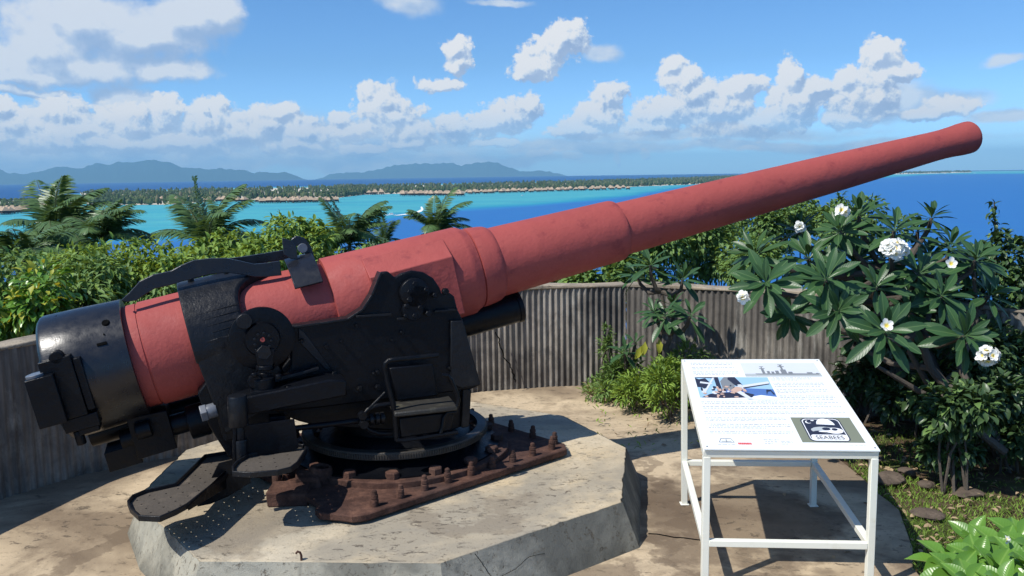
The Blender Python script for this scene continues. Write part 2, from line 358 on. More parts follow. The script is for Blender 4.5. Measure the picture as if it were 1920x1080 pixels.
def flat(name,c,rough=.6,spec=.3):
    m,nt=newmat(name); n=noise(nt,objco(nt),3.,4)
    out(nt,principled(nt,mix(nt,n,tuple(x*.92 for x in c),tuple(min(1,x*1.06) for x in c)),rough,spec)); return m
m_navy=flat('navy_ink',(.025,.032,.06)); m_grey=flat('grey_ink',(.42,.46,.47)); m_olive=flat('olive_ink',(.20,.22,.16))
m_panel=flat('white_panel',(.84,.88,.87),.32,.5); m_sky=flat('blue_ink',(.08,.17,.42)); m_pale=flat('pale_ink',(.62,.66,.70)); m_redink=flat('red_ink',(.65,.05,.06))
m_skin=flat('tan_ink',(.55,.38,.30)); m_ltblue=flat('light_blue_ink',(.32,.52,.70)); m_mid=flat('mid_grey_ink',(.20,.22,.24)); m_whiteink=flat('white_ink',(.8,.82,.82))
m_hole=flat('dark_recess',(.004,.004,.004),.9,.05)
m_sand=flat('pale_sand',(.62,.56,.44),.9,.1)
m_thatch=paint('grey_brown_thatch',(.42,.31,.21),.9,.5,.3,.3,1.,.1)
m_hutwall=flat('hut_wall_timber',(.07,.05,.04),.8,.2)
m_boat=flat('white_boat_hull',(.8,.8,.8),.35,.5)
m_glassd=flat('dark_boat_window',(.02,.03,.04),.15,.6)
m_isle=paint('forested_mountain',(.028,.05,.03),.95,0.,.1,.4,.002,.05)
def motumat():
    m,nt=newmat('motu_forest'); ri=N(nt,'ShaderNodeNewGeometry').outputs['Random Per Island']
    c=ramp(nt,ri,[(0.,(.03,.055,.022)),(.5,(.055,.085,.032)),(.85,(.09,.115,.045)),(1.,(.15,.14,.08))])
    out(nt,principled(nt,c,.9,.1)); return m
m_motu=motumat()
m_foam=flat('white_foam',(.8,.85,.86),.8,.1)
# ------------------------------------------------------------ fast leaf meshes
T_LEAF=(np.array([(0,0,0),(.4,-.5,.12),(.4,0,0),(.4,.5,.12),(.75,-.36,.02),(.75,0,-.10),(.75,.36,.02),(1,0,-.28)],float),
        [(0,1,2),(0,2,3),(1,4,5,2),(2,5,6,3),(4,7,5),(5,7,6)])
T_LITE=(np.array([(0,0,0),(.45,-.5,.1),(.45,.5,.1),(1,0,-.15)],float),[(0,1,2),(1,3,2)])
def obov(st,fold=.18,droop=.25,wav=0.):
    P=[];Fc=[]
    for i,(a,h) in enumerate(st):
        z=-droop*a*a; w=wav*math.sin(a*16)
        P+= [(a,-h,z+fold*h+w*h),(a,-h*.5,z+fold*h*.35),(a,0,z),(a,h*.5,z+fold*h*.35),(a,h,z+fold*h-w*h)]
    for i in range(len(st)-1):
        for k in range(4): Fc.append((i*5+k,(i+1)*5+k,(i+1)*5+k+1,i*5+k+1))
    return (np.array(P,float),Fc)
T_PLUM=obov([(0,.04),(.10,.07),(.25,.22),(.42,.40),(.60,.5),(.76,.46),(.89,.29),(.96,.14),(1,.02)],.11,.26,.03)
T_BROAD=obov([(0,.03),(.1,.14),(.25,.38),(.42,.5),(.6,.47),(.78,.32),(.92,.12),(1,.01)],.35,.35,.10)
T_PETAL=obov([(0,.12),(.3,.3),(.6,.5),(.85,.42),(1,.1)],.3,-.15)
def leaves(name,mats,items,parent=None,loc=None,asmesh=False,midx=None):
    """items: list of (template,pos(n,3),dir(n,3),up(n,3),L(n),W(n),matindex)"""
    V=[];Fi=[];Ln=[];UV=[];MI=[];base=0
    for (T,pos,dr,upv,L,W,mi) in items:
        n=len(pos)
        if n==0: continue
        tp,tf=T; d=dr/np.linalg.norm(dr,axis=1,keepdims=True)
        s=np.cross(d,upv); s/= (np.linalg.norm(s,axis=1,keepdims=True)+1e-9); w=np.cross(s,d)
        L=np.broadcast_to(L,(n,)); W=np.broadcast_to(W,(n,))
        P=pos[:,None]+d[:,None]*(tp[None,:,0:1]*L[:,None,None])+s[:,None]*(tp[None,:,1:2]*W[:,None,None])+w[:,None]*(tp[None,:,2:3]*(L[:,None,None]*.5+W[:,None,None]*.5))
        V.append(P.reshape(-1,3)); k=len(tp)
        flatf=np.concatenate([np.array(f) for f in tf]); lens=np.array([len(f) for f in tf])
        Fi.append((flatf[None]+(np.arange(n)*k)[:,None]+base).ravel()); Ln.append(np.tile(lens,n))
        UV.append(np.tile(tp[flatf][:,:2],(n,1))); MI.append(np.full(n*len(tf),mi)); base+=n*k
    V=np.concatenate(V);Fi=np.concatenate(Fi);Ln=np.concatenate(Ln);UV=np.concatenate(UV);MI=np.concatenate(MI)
    me=bpy.data.meshes.new(name); me.vertices.add(len(V)); me.vertices.foreach_set('co',V.ravel().astype(np.float32))
    me.loops.add(len(Fi)); me.loops.foreach_set('vertex_index',Fi.astype(np.int32))
    me.polygons.add(len(Ln)); st=np.concatenate([[0],np.cumsum(Ln)[:-1]]); me.polygons.foreach_set('loop_start',st.astype(np.int32))
    me.polygons.foreach_set('material_index',MI.astype(np.int32)); me.polygons.foreach_set('use_smooth',np.ones(len(Ln),bool))
    ul=me.uv_layers.new(name='UVMap'); ul.data.foreach_set('uv',UV.ravel().astype(np.float32))
    me.update(calc_edges=True); me.validate()
    return link(name,me,mats,parent,loc)
def rnd(a,b,n=None): return rng.uniform(a,b,n)
def unit(n):
    v_=rng.normal(size=(n,3)); return v_/np.linalg.norm(v_,axis=1,keepdims=True)
#=====STRUCTURE=====
# ------------------------------------------------------------ terrain
def terr(x,y):
    # level shelf of the battery, then the hillside falls away to the lagoon
    r=math.hypot(x-.5,y-4.5)
    z=0. if r<7.5 else -(r-7.5)*.10-max(0,r-9.5)*.30
    z=max(z,-62-r*.01)
    if r>6: z+= (math.sin(x*.9)+math.cos(y*.7+x*.3))*.06*min(1,(r-6)/4)
    return z
def slabz(): return 0.
vs=[];fs=[]; rad=[0,1,2,3,4,5,6,6.5,7,7.5,8,8.5,9,9.5,10,11,12,14,16,18,21,25,30,36,44,54,66,80,100,130,170,220]; ns=120
for r in rad:
    for k in range(ns):
        a=2*PI*k/ns; x=.5+r*math.cos(a); y=4.5+r*math.sin(a)
        z=terr(x,y)-.012
        if 1<r<8: z+= (math.sin(x*3.1+y*1.7)+math.sin(y*4.3-x*2.2))*.012-.02
        vs.append((x,y,z))
for i in range(len(rad)-1):
    for k in range(ns): fs.append((i*ns+k,i*ns+(k+1)%ns,(i+1)*ns+(k+1)%ns,(i+1)*ns+k))
mb=MB(); mb.add(vs,fs); g=mb.build('ground',[m_soil,m_hill],ang=180)
for p in g.data.polygons:
    c=p.center; p.material_index=1 if math.hypot(c.x-.5,c.y-4.5)>7.8 else 0
tag(g,'brown soil shelf with short turf that falls away as a green hillside',kind='structure')
# concrete floor
floor_pts=[(-5.2,-1.5),(2.0,-1.5),(2.35,3.2),(2.42,4.3)]+[tuple(atz(*p,0)[:2]) for p in [(1712,1063),(1711,1025),(1698,989),(1686,955),(1665,938),(1647,925),(1618,896),(1580,865),(1500,832),(1420,806),(1355,782),(1290,766),(1245,760),(1200,755),(1150,748),(1110,742),(1095,733)]]+[(.8,10.4),(-1,10.2),(-3.4,8.6),(-4.6,6.9),(-5.1,4.5)]
mb=MB(); mb.prism([(x,y,-.12) for x,y in floor_pts],[(x,y,.0) for x,y in floor_pts]); o=mb.build('concrete_floor',m_floor,bevel=.008)
tag(o,kind='structure',label='weathered tan concrete paving around the gun platform')
# groove of a slab joint + darker patches are in the material; the joint itself
a_,b_=atz(1213,1001,0),atz(1318,1014,0)
mb=MB(); 
def crack(pts,w,z=.004,nrm=None):
    global mb
    P=[];rr=random.Random(len(pts)*7+int(abs(pts[0][0])*100))
    for i in range(len(pts)-1):
        p=Vector(pts[i]);q=Vector(pts[i+1]);n=6
        for k in range(n): P.append(p.lerp(q,k/n)+Vector((rr.uniform(-1,1),rr.uniform(-1,1),0))*w*.8)
    P.append(Vector(pts[-1]))
    for i in range(len(P)-1):
        d=(P[i+1]-P[i]).normalized(); s_=d.cross(Vector(nrm or (0,0,1)))*w/2; zz=Vector((0,0,z)) if nrm is None else Vector(nrm)*z
        mb.add([P[i]-s_+zz,P[i]+s_+zz,P[i+1]+s_*.9+zz,P[i+1]-s_*.9+zz],[(0,1,2,3)])
crack([tuple(a_),tuple(b_)],.014)
o=mb.build('floor_joint',m_hole,smooth=False); tag(o,kind='structure',label='dark open joint between paving slabs')
# gun platform
S=.3
def octa(off):
    base=[(-2.33,5.43),(-1.83,4.81),(-.43,4.74),(.72,5.63),(.90,6.79),(.45,7.75),(-.65,8.45),(-1.95,8.0),(-2.68,6.9),(-2.64,5.97)]
    c=np.array([-.95,6.5]); r=[]
    for p in base:
        d=np.array(p)-c; L=np.linalg.norm(d); r.append(tuple(c+d*(L+off)/L))
    # broken, slightly uneven arris
    q_=[]; R_=np.random.default_rng(17)
    for i in range(len(r)):
        a=np.array(r[i]); b=np.array(r[(i+1)%len(r)]); k_=max(2,int(np.linalg.norm(b-a)/.045)) if off<.05 else max(2,int(np.linalg.norm(b-a)/.045))
        k_=max(2,int(np.linalg.norm(np.array(base[i])-np.array(base[(i+1)%len(base)]))/.045))
        for t in range(k_):
            p_=a*(1-t/k_)+b*t/k_; d=p_-c; j_=0. if t==0 else (R_.normal()*.0022+(-.010 if R_.random()<.06 else 0.))
            q_.append(tuple(p_+d/np.linalg.norm(d)*j_*(1 if off<.05 else 0.)))
    corner=[0]
    for i in range(len(base)-1): corner.append(corner[-1]+max(2,int(np.linalg.norm(np.array(base[i])-np.array(base[(i+1)%len(base)]))/.045)))
    octa.corner=corner+[len(q_)]
    return q_
plat=empty('gun_platform',(-.95,6.5,0)); tag(plat,'low octagonal concrete plinth with battered grey sides under the gun mount','platform')
lo_,hi_=octa(.13),octa(0)
mb=MB()
n=len(hi_)
for i in range(n):
    j=(i+1)%n; seg=1
    for k in range(seg):
        a0=np.array(hi_[i])*(1-k/seg)+np.array(hi_[j])*k/seg; a1=np.array(hi_[i])*(1-(k+1)/seg)+np.array(hi_[j])*(k+1)/seg
        b0=np.array(lo_[i])*(1-k/seg)+np.array(lo_[j])*k/seg; b1=np.array(lo_[i])*(1-(k+1)/seg)+np.array(lo_[j])*(k+1)/seg
        mb.add([(*b0,-.02),(*b1,-.02),(*a1,S-.002),(*a0,S-.002)],[(0,1,2,3)])
tfp=lambda p:(p[0]+.95,p[1]-6.5,p[2])
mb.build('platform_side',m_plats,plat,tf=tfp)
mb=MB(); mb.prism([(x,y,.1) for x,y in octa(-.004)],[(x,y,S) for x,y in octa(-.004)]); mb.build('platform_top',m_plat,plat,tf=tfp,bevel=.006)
# cracks of the plinth's near face
mb=MB()
def sidept(i,fu,h):
    j=octa.corner[i+1]%n; i=octa.corner[i]; a=np.array(lo_[i])*(1-fu)+np.array(lo_[j])*fu; b=np.array(hi_[i])*(1-fu)+np.array(hi_[j])*fu
    return (*(a*(1-h)+b*h),-.02+(S+.018)*h)
nn=(.60,-.76,.25)
crack([sidept(2,.16,.98),sidept(2,.2,.7),sidept(2,.23,.45),sidept(2,.22,.2)],.004,.004,nn)
crack([sidept(2,.23,.45),sidept(2,.34,.5),sidept(2,.42,.62),sidept(2,.5,.58)],.003,.004,nn)
mb.build('crack',m_hole,plat,smooth=False,tf=tfp)
# ------------------------------------------------------------ corrugated parapet
inner=[(-5.0,3.4),(-4.66,4.7),(-4.45,5.4),(-4.13,6.5),(-3.7,7.17),(-2.93,7.75),(-2.0,8.75),(-1.2,9.4),(-.39,9.84),(.4,10.03),(1.33,10.1),(2.4,9.6),(3.3,9.05),(4.42,8.1),(5.6,6.9),(6.6,5.5)]
def resample(P,step):
    P=[np.array(p) for p in P]; o=[P[0]]; acc=0
    for a,b in zip(P[:-1],P[1:]):
        L=np.linalg.norm(b-a); t=step-acc
        while t<=L: o.append(a+(b-a)*t/L); t+=step
        acc=(acc+L)%step
    return o
def wallpart(P,top,amp,pitch,name,parent,jit=0.):
    pts=resample(P,pitch/6); mbw=MB(); rows=[-.05,.25,.6,.95,top-.03]
    ring=[]; 
    for i,p in enumerate(pts):
        a=pts[max(0,i-1)];b=pts[min(len(pts)-1,i+1)]; d=(b-a)/np.linalg.norm(b-a); nrm=np.array([d[1],-d[0]]) # towards gun
        ph=i/6*2*PI; off=amp*math.sin(ph)
        ring.append((p,nrm,off))
    vs=[];m_=len(rows)
    for (p,nrm,off) in ring:
        for z in rows:
            j=jit*math.sin(p[0]*9+z*3)*math.cos(p[1]*7)
            q=p+nrm*(off+j-amp); vs.append((q[0],q[1],z))
    fs=[]
    for i in range(len(ring)-1):
        for k in range(m_-1): fs.append((i*m_+k,(i+1)*m_+k,(i+1)*m_+k+1,i*m_+k+1))
    mbw.add(vs,fs)
    # plain outer face
    pts2=pts[::12]+[pts[-1]]; vs=[];
    for i,p in enumerate(pts2):
        a=pts2[max(0,i-1)];b=pts2[min(len(pts2)-1,i+1)]; d=(b-a)/np.linalg.norm(b-a); nr=np.array([d[1],-d[0]]); q=p-nr*.24
        vs+=[(q[0],q[1],-1.2),(q[0],q[1],top-.03)]
    mbw.add(vs,[(2*i,2*i+1,2*i+3,2*i+2) for i in range(len(pts2)-1)])
    mbw.build(name,m_wall,parent,ang=80)
    mc=MB(); vs=[]
    for i,p in enumerate(pts2):
        a=pts2[max(0,i-1)];b=pts2[min(len(pts2)-1,i+1)]; d=(b-a)/np.linalg.norm(b-a); nr=np.array([d[1],-d[0]]); q=p-nr*.245; r=p+nr*.004
        jz=.008*math.sin(p[0]*5)+.006*math.sin(p[1]*11)
        vs+=[(q[0],q[1],top-.04),(r[0],r[1],top-.04),(r[0],r[1],top+jz),(q[0],q[1],top+jz)]
    fs=[]
    for i in range(len(pts2)-1):
        for k in range(4): fs.append((4*i+k,4*i+(k+1)%4,4*i+4+(k+1)%4,4*i+4+k))
    fs+=[(0,1,2,3),tuple(4*(len(pts2)-1)+k for k in range(4))]
    mc.add(vs,fs); mc.build('wall_cap',m_cap,parent,bevel=.01)
wl=empty('parapet_wall',(0,9.9,0)); tag(wl,'curved waist high concrete parapet with corrugated inner face behind the gun','wall')
wl.location=(0,0,0)
wallpart(inner[:8],1.22,.008,.066,'corrugated_face',wl,.010)
wallpart(inner[7:11],1.2,.014,.068,'corrugated_face',wl,.004)
wallpart(inner[10:],1.2,.013,.07,'corrugated_face',wl,.006)
mb=MB(); cr=[aty(*p,9.83) for p in [(930,622),(938,645),(945,668),(955,682),(961,696),(966,716)]]
crack([tuple(c) for c in cr],.016,.02,(0,-1,0)); mb.build('crack',m_hole,wl,smooth=False)
#=====GUN=====
GA=math.radians(70)
r0=ray(107,709); r1=ray(1818,257)
kk=(r0[0]*math.cos(GA)-r0[1]*math.sin(GA))/(r1[0]*math.cos(GA)-r1[1]*math.sin(GA))
dd=r1*kk-r0; sc=8.2/np.linalg.norm(dd); P0=CAM+r0*sc; P1=CAM+r1*kk*sc; D=(P1-P0)/8.2
hx=np.array([math.sin(GA),math.cos(GA),0]); ly=np.array([-math.cos(GA),math.sin(GA),0])
tO=(-.95-P0[0])/D[0]; O=P0+D*tO; O=np.array([O[0],O[1],S])
gun=empty('naval_gun',tuple(O),math.radians(90)-GA)
tag(gun,'long red barrelled coastal naval gun on black carriage and rusty bolted base','gun')
def loc(P): d=np.array(P)-O; return (float(d@hx),float(d@ly),float(d[2]))
def G(px,py,s):
    r=ray(px,py); Q0=O-ly*s; t=((Q0-CAM)@ly)/(r@ly); return loc(CAM+r*t)
def GZ(px,py,z): return loc(atz(px,py,z))
AX0=Vector(loc(P0)); AXD=(Vector(loc(P1))-AX0).normalized(); AXN=Vector((-AXD.z,0,AXD.x)); AXS=Vector((0,-1,0))
def E_(t,s,nn_): return AX0+AXD*t+AXS*s+AXN*nn_
def plate(mb,px,s0,s1,mi=0):
    """outline seen on the plane s0 (towards the viewer), thickness back to s1"""
    A=[G(x,y,s0) for x,y in px]; B=[(a[0],-s1,a[2]) for a in A]; mb.prism(A,B,mi)
def cylx(mb,c,ax,r,L,seg=24,mi=0): # solid cylinder centred
    ax=Vector(ax).normalized(); c=Vector(c); mb.lathe(c-ax*L/2,ax,[(0,0),(0,r*.94),(L*.03+.002,r),(L-L*.03-.002,r),(L,r*.94),(L,0)],seg,mi=mi,ref=ax.orthogonal())
# barrel
prof=[(.46,.36),(.47,.364),(.60,.365),(.602,.359),(.612,.359),(.614,.370),(.95,.370),(1.5,.345),(1.895,.325),(1.9,.36),(1.905,.362),(2.94,.350),(2.965,.346),(3.0,.325),(3.02,.318),(3.03,.305),(3.035,.318),(3.07,.318),(3.15,.308),(3.18,.302),(3.205,.290),(3.215,.278),(3.3,.277),(4.27,.256),(4.30,.254),(4.32,.246),(4.33,.222),(4.8,.212),(5.5,.197),(6.5,.176),(7.2,.156),(7.72,.1405),(7.85,.140),(7.97,.145),(8.07,.1535),(8.16,.156),(8.19,.154),(8.2,.148),(8.2,.092),(8.0,.089),(7.4,.089),(7.4,0)]
mb=MB(); mb.lathe(AX0,AXD,prof,96); mb.build('barrel',m_red,gun,ang=28)
# trunnion boss of the slide
mb=MB()
for sg in (1,-1):
    A=[E_(2.17,.2*sg,.31),E_(2.80,.2*sg,.31),E_(2.80,.372*sg,.188),E_(2.17,.372*sg,.188),E_(2.17,.2*sg,-.3),E_(2.80,.2*sg,-.3),E_(2.80,.372*sg,-.25),E_(2.17,.372*sg,-.25)]
    mb.hexa([A[4],A[5],A[6],A[7],A[0],A[1],A[2],A[3]])
mb.build('trunnion_block',m_red,gun,bevel=.006)
# breech casing
mb=MB(); mb.lathe(AX0,AXD,[(.02,0),(.02,.30),(.0,.31),(-.005,.405),(.012,.425),(.03,.432),(.25,.428),(.50,.418),(.516,.418),(.518,.412),(.518,.355)],96)
br=mb.build('breech_casing',m_jacket,gun,ang=28)
def radial(px,py,R):
    # point on the casing of radius R seen at the pixel
    o_=Vector(loc(CAM)); r_=ray(px,py); d_=Vector((float(r_@hx),float(r_@ly),float(r_[2]))).normalized()
    oc=o_-AX0; dp=d_-AXD*d_.dot(AXD); op=oc-AXD*oc.dot(AXD)
    a=dp.dot(dp);b=2*dp.dot(op);c=op.dot(op)-R*R; q=b*b-4*a*c
    t=(-b-math.sqrt(max(q,0)))/(2*a); p=o_+d_*t; nr=(p-AX0)-AXD*(p-AX0).dot(AXD); return p,nr.normalized()
for (px,py,r_) in [(198,605,.020),(87,610,.006),(105,594,.007),(195,627,.004)]:
    p,nr=radial(px,py,.424); mb=MB(); mb.lathe(p-nr*.012,nr,[(0,0),(.016,0),(.0165,r_*.75),(.019,r_),(.014,r_*1.25),(0,r_*1.25)],20,ref=AXD)
    mb.build('screw_hole',m_hole if r_<.019 else m_hole,br)
mb=MB()
p,nr=radial(191,645,.424); mb.beam(p-AXD*.03,p+AXD*.03,.018,.014,up=nr); mb.build('keyway',m_hole,br)
# breech hinge bracket on the near side
mb=MB()
t0,t1=.02,.24
def HB(x0,x1,s0,s1,z0,z1): mb.hexa([E_(x0,s0,z0),E_(x1,s0,z0),E_(x1,s1,z0),E_(x0,s1,z0),E_(x0,s0,z1),E_(x1,s0,z1),E_(x1,s1,z1),E_(x0,s1,z1)])
HB(.0,.19,.25,.46,-.20,.20); HB(-.09,.075,.25,.52,-.20,.12); HB(.03,.24,.22,.45,-.29,-.202); HB(.10,.225,.2,.43,-.33,-.292); HB(.191,.24,.25,.445,-.18,.17)
cylx(mb,E_(.11,.42,.205),AXS,.042,.08); cylx(mb,E_(.09,.38,-.35),AXN,.03,.10)
bk=mb.build('hinge_bracket',m_black,gun,bevel=.006)
mb=MB(); cylx(mb,E_(-.035,.44,.128),AXN,.055,.02); mb.build('hinge_pin',m_steel,bk)
# yoke band that clamps the slide
def band(mb,fr,bk_,Ro,Ri,a0,a1,seg=48):
    vs=[];fs=[]
    for k in range(seg+1):
        a=a0+(a1-a0)*k/seg; nr=AXN*math.cos(a)+AXS*math.sin(a); f=fr(a); b=bk_(a); ro=Ro(a)
        for t,r in ((b,Ri),(b,ro),(b+(f-b)*.5,ro-.006),(f-.02,ro-.016),(f,ro-.035),(f,Ri)):
            vs.append(AX0+AXD*t+nr*r)
    q=6
    for k in range(seg):
        for i in range(q): fs.append((k*q+i,k*q+(i+1)%q,(k+1)*q+(i+1)%q,(k+1)*q+i))
    fs+=[tuple(range(q)),tuple(seg*q+i for i in range(q))]
    mb.add(vs,fs)
def yfront(a):
    x=abs(a); return 1.27+.30*math.exp(-(x/.42)**2)+(0 if x<1.2 else .10*(x-1.2))
mb=MB(); band(mb,yfront,lambda a:.90,lambda a:.437 if abs(a)<2 else .43,.33,-1.75,1.75)
# squared cheeks of the yoke below the axis
for sg in (1,-1):
    A=[E_(.90,.30*sg,.06),E_(1.36,.30*sg,.06),E_(1.45,.30*sg,-.45),E_(.95,.30*sg,-.60)]
    B=[E_(.90,.432*sg,.06),E_(1.36,.428*sg,.06),E_(1.45,.428*sg,-.45),E_(.95,.428*sg,-.60)]
    mb.prism(A,B)
mb.hexa([E_(.93,-.40,-.66),E_(1.5,-.40,-.62),E_(1.5,.40,-.62),E_(.93,.40,-.66),E_(.93,-.40,-.36),E_(1.5,-.40,-.36),E_(1.5,.40,-.36),E_(.93,.40,-.36)])
yk=mb.build('yoke_band',m_blackm,gun,bevel=.008)
mb=MB(); p,nr=radial(415,640,.43)
for k in range(5):
    aa=[1.0+.11*k]; q0=AX0+AXD*(.99+.02*k)+(AXN*math.cos(aa[0])+AXS*math.sin(aa[0]))*.433; q1=AX0+AXD*1.30+(AXN*math.cos(aa[0]-.03)+AXS*math.sin(aa[0]-.03))*.425
    mb.tube([q0,q1],.0018,6)
mb.build('weld_seam',m_black,yk)
mb=MB()
for (px,py) in [(358,527),(425,515)]:
    mb=MB(); p=Vector(G(px,py,.05)); cylx(mb,p,AXN,.022,.03,12); mb.build('grease_plug',m_black,yk)
# breech rails over the top
rs=MB()
def rail(mb,pt,pb,s):
    A=[G(x,y,s) for x,y in pt]; B=[G(x,y,s) for x,y in pb]
    n_=len(A)
    for i in range(n_-1):
        q=[A[i],A[i+1],B[i+1],B[i]]; w=.014
        mb.hexa([(p[0],p[1]-w,p[2]) for p in q]+[(p[0],p[1]+w,p[2]) for p in q])
top=[(227,563),(243,548),(262,527),(287,515),(320,508),(340,497),(362,488),(395,484),(425,484),(450,489),(476,495),(500,493),(524,489)]
bot=[(236,566),(256,563),(277,549),(290,541),(318,535),(340,528),(362,522),(395,514),(425,511),(450,514),(476,519),(500,519),(528,516)]
rail(rs,top,bot,.17)
top2=[(395,486),(430,484),(455,481),(500,474),(535,468),(552,463)]; bot2=[(395,510),(430,505),(455,500),(500,492),(535,487),(552,484)]
rail(rs,top2,bot2,-.17)
A0,A1=G(243,548,.17),G(276,520,.17)
ra=rs.build('loading_rail',m_jacket,gun,ang=25,bevel=.004)
mb=MB()
vs=[] # curved clamp plate over the near rail end, hugging the barrel top
for sg in (1,):
    n_=10; L0=1.65;L1=1.85
    for k in range(n_+1):
        a=.06+.90*k/n_; nr=AXN*math.cos(a)+AXS*math.sin(a)
        for t in (L0,L1):
            for r in (.405,.425): vs.append(AX0+AXD*(t+.0*k)+nr*r)
    fs=[]
    for k in range(n_):
        b=k*4; fs+=[(b+1,b+3,b+7,b+5),(b,b+4,b+6,b+2),(b,b+1,b+5,b+4),(b+2,b+6,b+7,b+3)]
    fs+=[(0,2,3,1),(n_*4,n_*4+1,n_*4+3,n_*4+2)]
    mb.add(vs,fs)
plate(mb,[(529,446),(548,452),(556,466),(558,485),(546,486),(532,478)],.12,.10)
plate(mb,[(546,449),(556,442),(572,447),(583,462),(589,480),(590,497),(577,500),(574,480),(569,466),(560,460),(549,466)],-.02,-.05)
plate(mb,[(548,488),(585,478),(589,500),(560,510)],.06,-.16)
mb.build('rail_clamp',m_jacket,gun,bevel=.004)
mb=MB(); cylx(mb,G(567,465,-.03),(0,1,0),.035,.05); mb.build('clamp_bolt',m_steel,gun)
#---- carriage
cheek=[(543,614),(550,609),(600,606),(652,598),(680,580),(697,553),(707,528),(714,511),(728,509),(741,521),(752,513),(772,507),(795,511),(813,522),(825,540),(829,552),(842,548),(852,556),(858,580),(868,600),(880,645),(902,722),(884,730),(800,742),(700,752),(600,765),(520,772),(490,760),(500,720),(538,700),(545,690),(545,640)]
mb=MB(); plate(mb,cheek,.50,.44); ck=mb.build('side_cheek',m_black,gun,bevel=.012)
mb=MB(); A=[G(x,y,.50) for x,y in cheek]; mb.prism([(a[0],.44,a[2]) for a in A],[(a[0],.50,a[2]) for a in A]); mb.build('side_cheek',m_black,gun,bevel=.012)
# cheek rim, ribs and caps on the near face
mb=MB()
rim=[(543,614),(600,606),(652,598),(680,580),(697,553),(707,528),(714,511)]
for a,b in zip(rim[:-1],rim[1:]):
    p,q=G(*a,.50),G(*b,.50); mb.beam((p[0],-.46,p[2]),(q[0],-.46,q[2]),.115,.016)
mb.build('cheek_rim',m_blackm,ck,bevel=.003)
for pr,sv in (([(668,592),(735,588),(735,592),(668,596)],.53),([(815,582),(858,579),(858,583),(815,586)],.53),([(745,597),(765,595),(765,599),(745,601)],.53),([(560,615),(572,625),(620,690),(612,694),(560,640)],.512),([(500,713),(598,689),(598,694),(500,721)],.58)):
    mb=MB(); plate(mb,pr,sv,.501); mb.build('cheek_rib',m_blackm,ck,bevel=.003)
mb=MB()
for (px,py,r) in [(775,548,.105),(783,552,.07),(772,580,.075)]:
    cylx(mb,Vector(G(px,py,.51))+Vector((0,-.02,0)),(0,1,0),r,.05,28)
cb=mb.build('trunnion_cap',m_black,ck,bevel=.004)
for (px,py,r) in [(775,530,.02),(765,545,.018),(796,541,.018),(765,560,.022),(760,572,.02),(812,552,.02),(832,545,.026),(775,590,.02),(800,586,.024),(758,590,.018),(785,575,.02),
                  (565,638,.016),(612,650,.016),(752,623,.012),(735,638,.01),(707,697,.014),(708,725,.022),(674,728,.022),(645,735,.018),(626,700,.02),(700,700,.012),(640,640,.01),(850,620,.014),(842,690,.012),(668,610,.01)]:
    mb=MB(); c=Vector(G(px,py,.50))+Vector((0,-.02 if py>596 else -.045,0)); mb.lathe(c,(0,-1,0),[(-.02,r),(.012,r),(.016,r*.8),(.016,0)],6 if r>.015 else 12,ref=(1,0,0)); mb.build('bolt',m_black,ck)
# carriage body between the cheeks
mb=MB()
body=[(560,650),(700,640),(850,640),(868,660),(888,727),(868,735),(866,800),(835,812),(600,800),(560,790),(510,770),(520,700)]
A=[G(x,y,.42) for x,y in body]; mb.prism([(a[0],-.42,a[2]) for a in A],[(a[0],.42,a[2]) for a in A])
mb.build('carriage_body',m_black,gun,bevel=.01)
mb=MB() # wedge block on the front right of the carriage
plate(mb,[(846,602),(868,602),(902,722),(866,728),(846,720)],.54,.501)
plate(mb,[(868,728),(884,731),(880,800),(866,803)],.46,.2); mb.build('front_plate',m_blackm,gun,bevel=.006)
# rear underside: elevating gear housing, recoil rods
mb=MB()
mb.hexa([(p[0],-.36,p[2]) for p in (G(392,735,.36),G(545,735,.36),G(545,820,.36),G(428,832,.36))]+[(p[0],.30,p[2]) for p in (G(392,735,.36),G(545,735,.36),G(545,820,.36),G(428,832,.36))])
plate(mb,[(370,738),(400,700),(445,700),(445,870),(428,856),(392,800)],.39,-.3); mb.build('gear_housing',m_black,gun,bevel=.01)
mb=MB()
mb.tube([E_(.28,.10,-.52),E_(1.3,.10,-.52)],.075,20); mb.tube([E_(.05,-.22,-.50),E_(1.3,-.22,-.50)],.085,20)
mb.hexa([E_(.36,-.30,-.66),E_(.62,-.30,-.66),E_(.62,.20,-.66),E_(.36,.20,-.66),E_(.36,-.30,-.36),E_(.62,-.30,-.38),E_(.62,.20,-.38),E_(.36,.20,-.36)])
mb.hexa([E_(.16,-.10,-.70),E_(.38,-.10,-.70),E_(.38,.16,-.70),E_(.16,.16,-.70),E_(.16,-.10,-.56),E_(.38,-.10,-.56),E_(.38,.16,-.56),E_(.16,.16,-.56)])
cylx(mb,E_(.45,.22,-.46),AXD,.06,.10); cylx(mb,E_(.80,.16,-.52),AXD,.12,.14)
mb.build('recoil_rod',m_black,gun,bevel=.005)
mb=MB(); cylx(mb,E_(.86,.40,-.42),AXD,.062,.045,6); cylx(mb,E_(.90,.40,-.42),AXD,.05,.09,20); mb.build('rod_nut',m_steel,gun,bevel=.004)
# recuperator cylinder in front
c=Vector(G(867,604,0)); c2=Vector(G(938,592,0)); mb=MB()
mb.lathe(c-AXD*.5,AXD,[(0,0),(0,.125),(.95,.125),(.955,.131),(.99,.131),(.995,.10),(.98,.09),(.98,0)],40); rc=mb.build('recuperator_cylinder',m_black,gun)
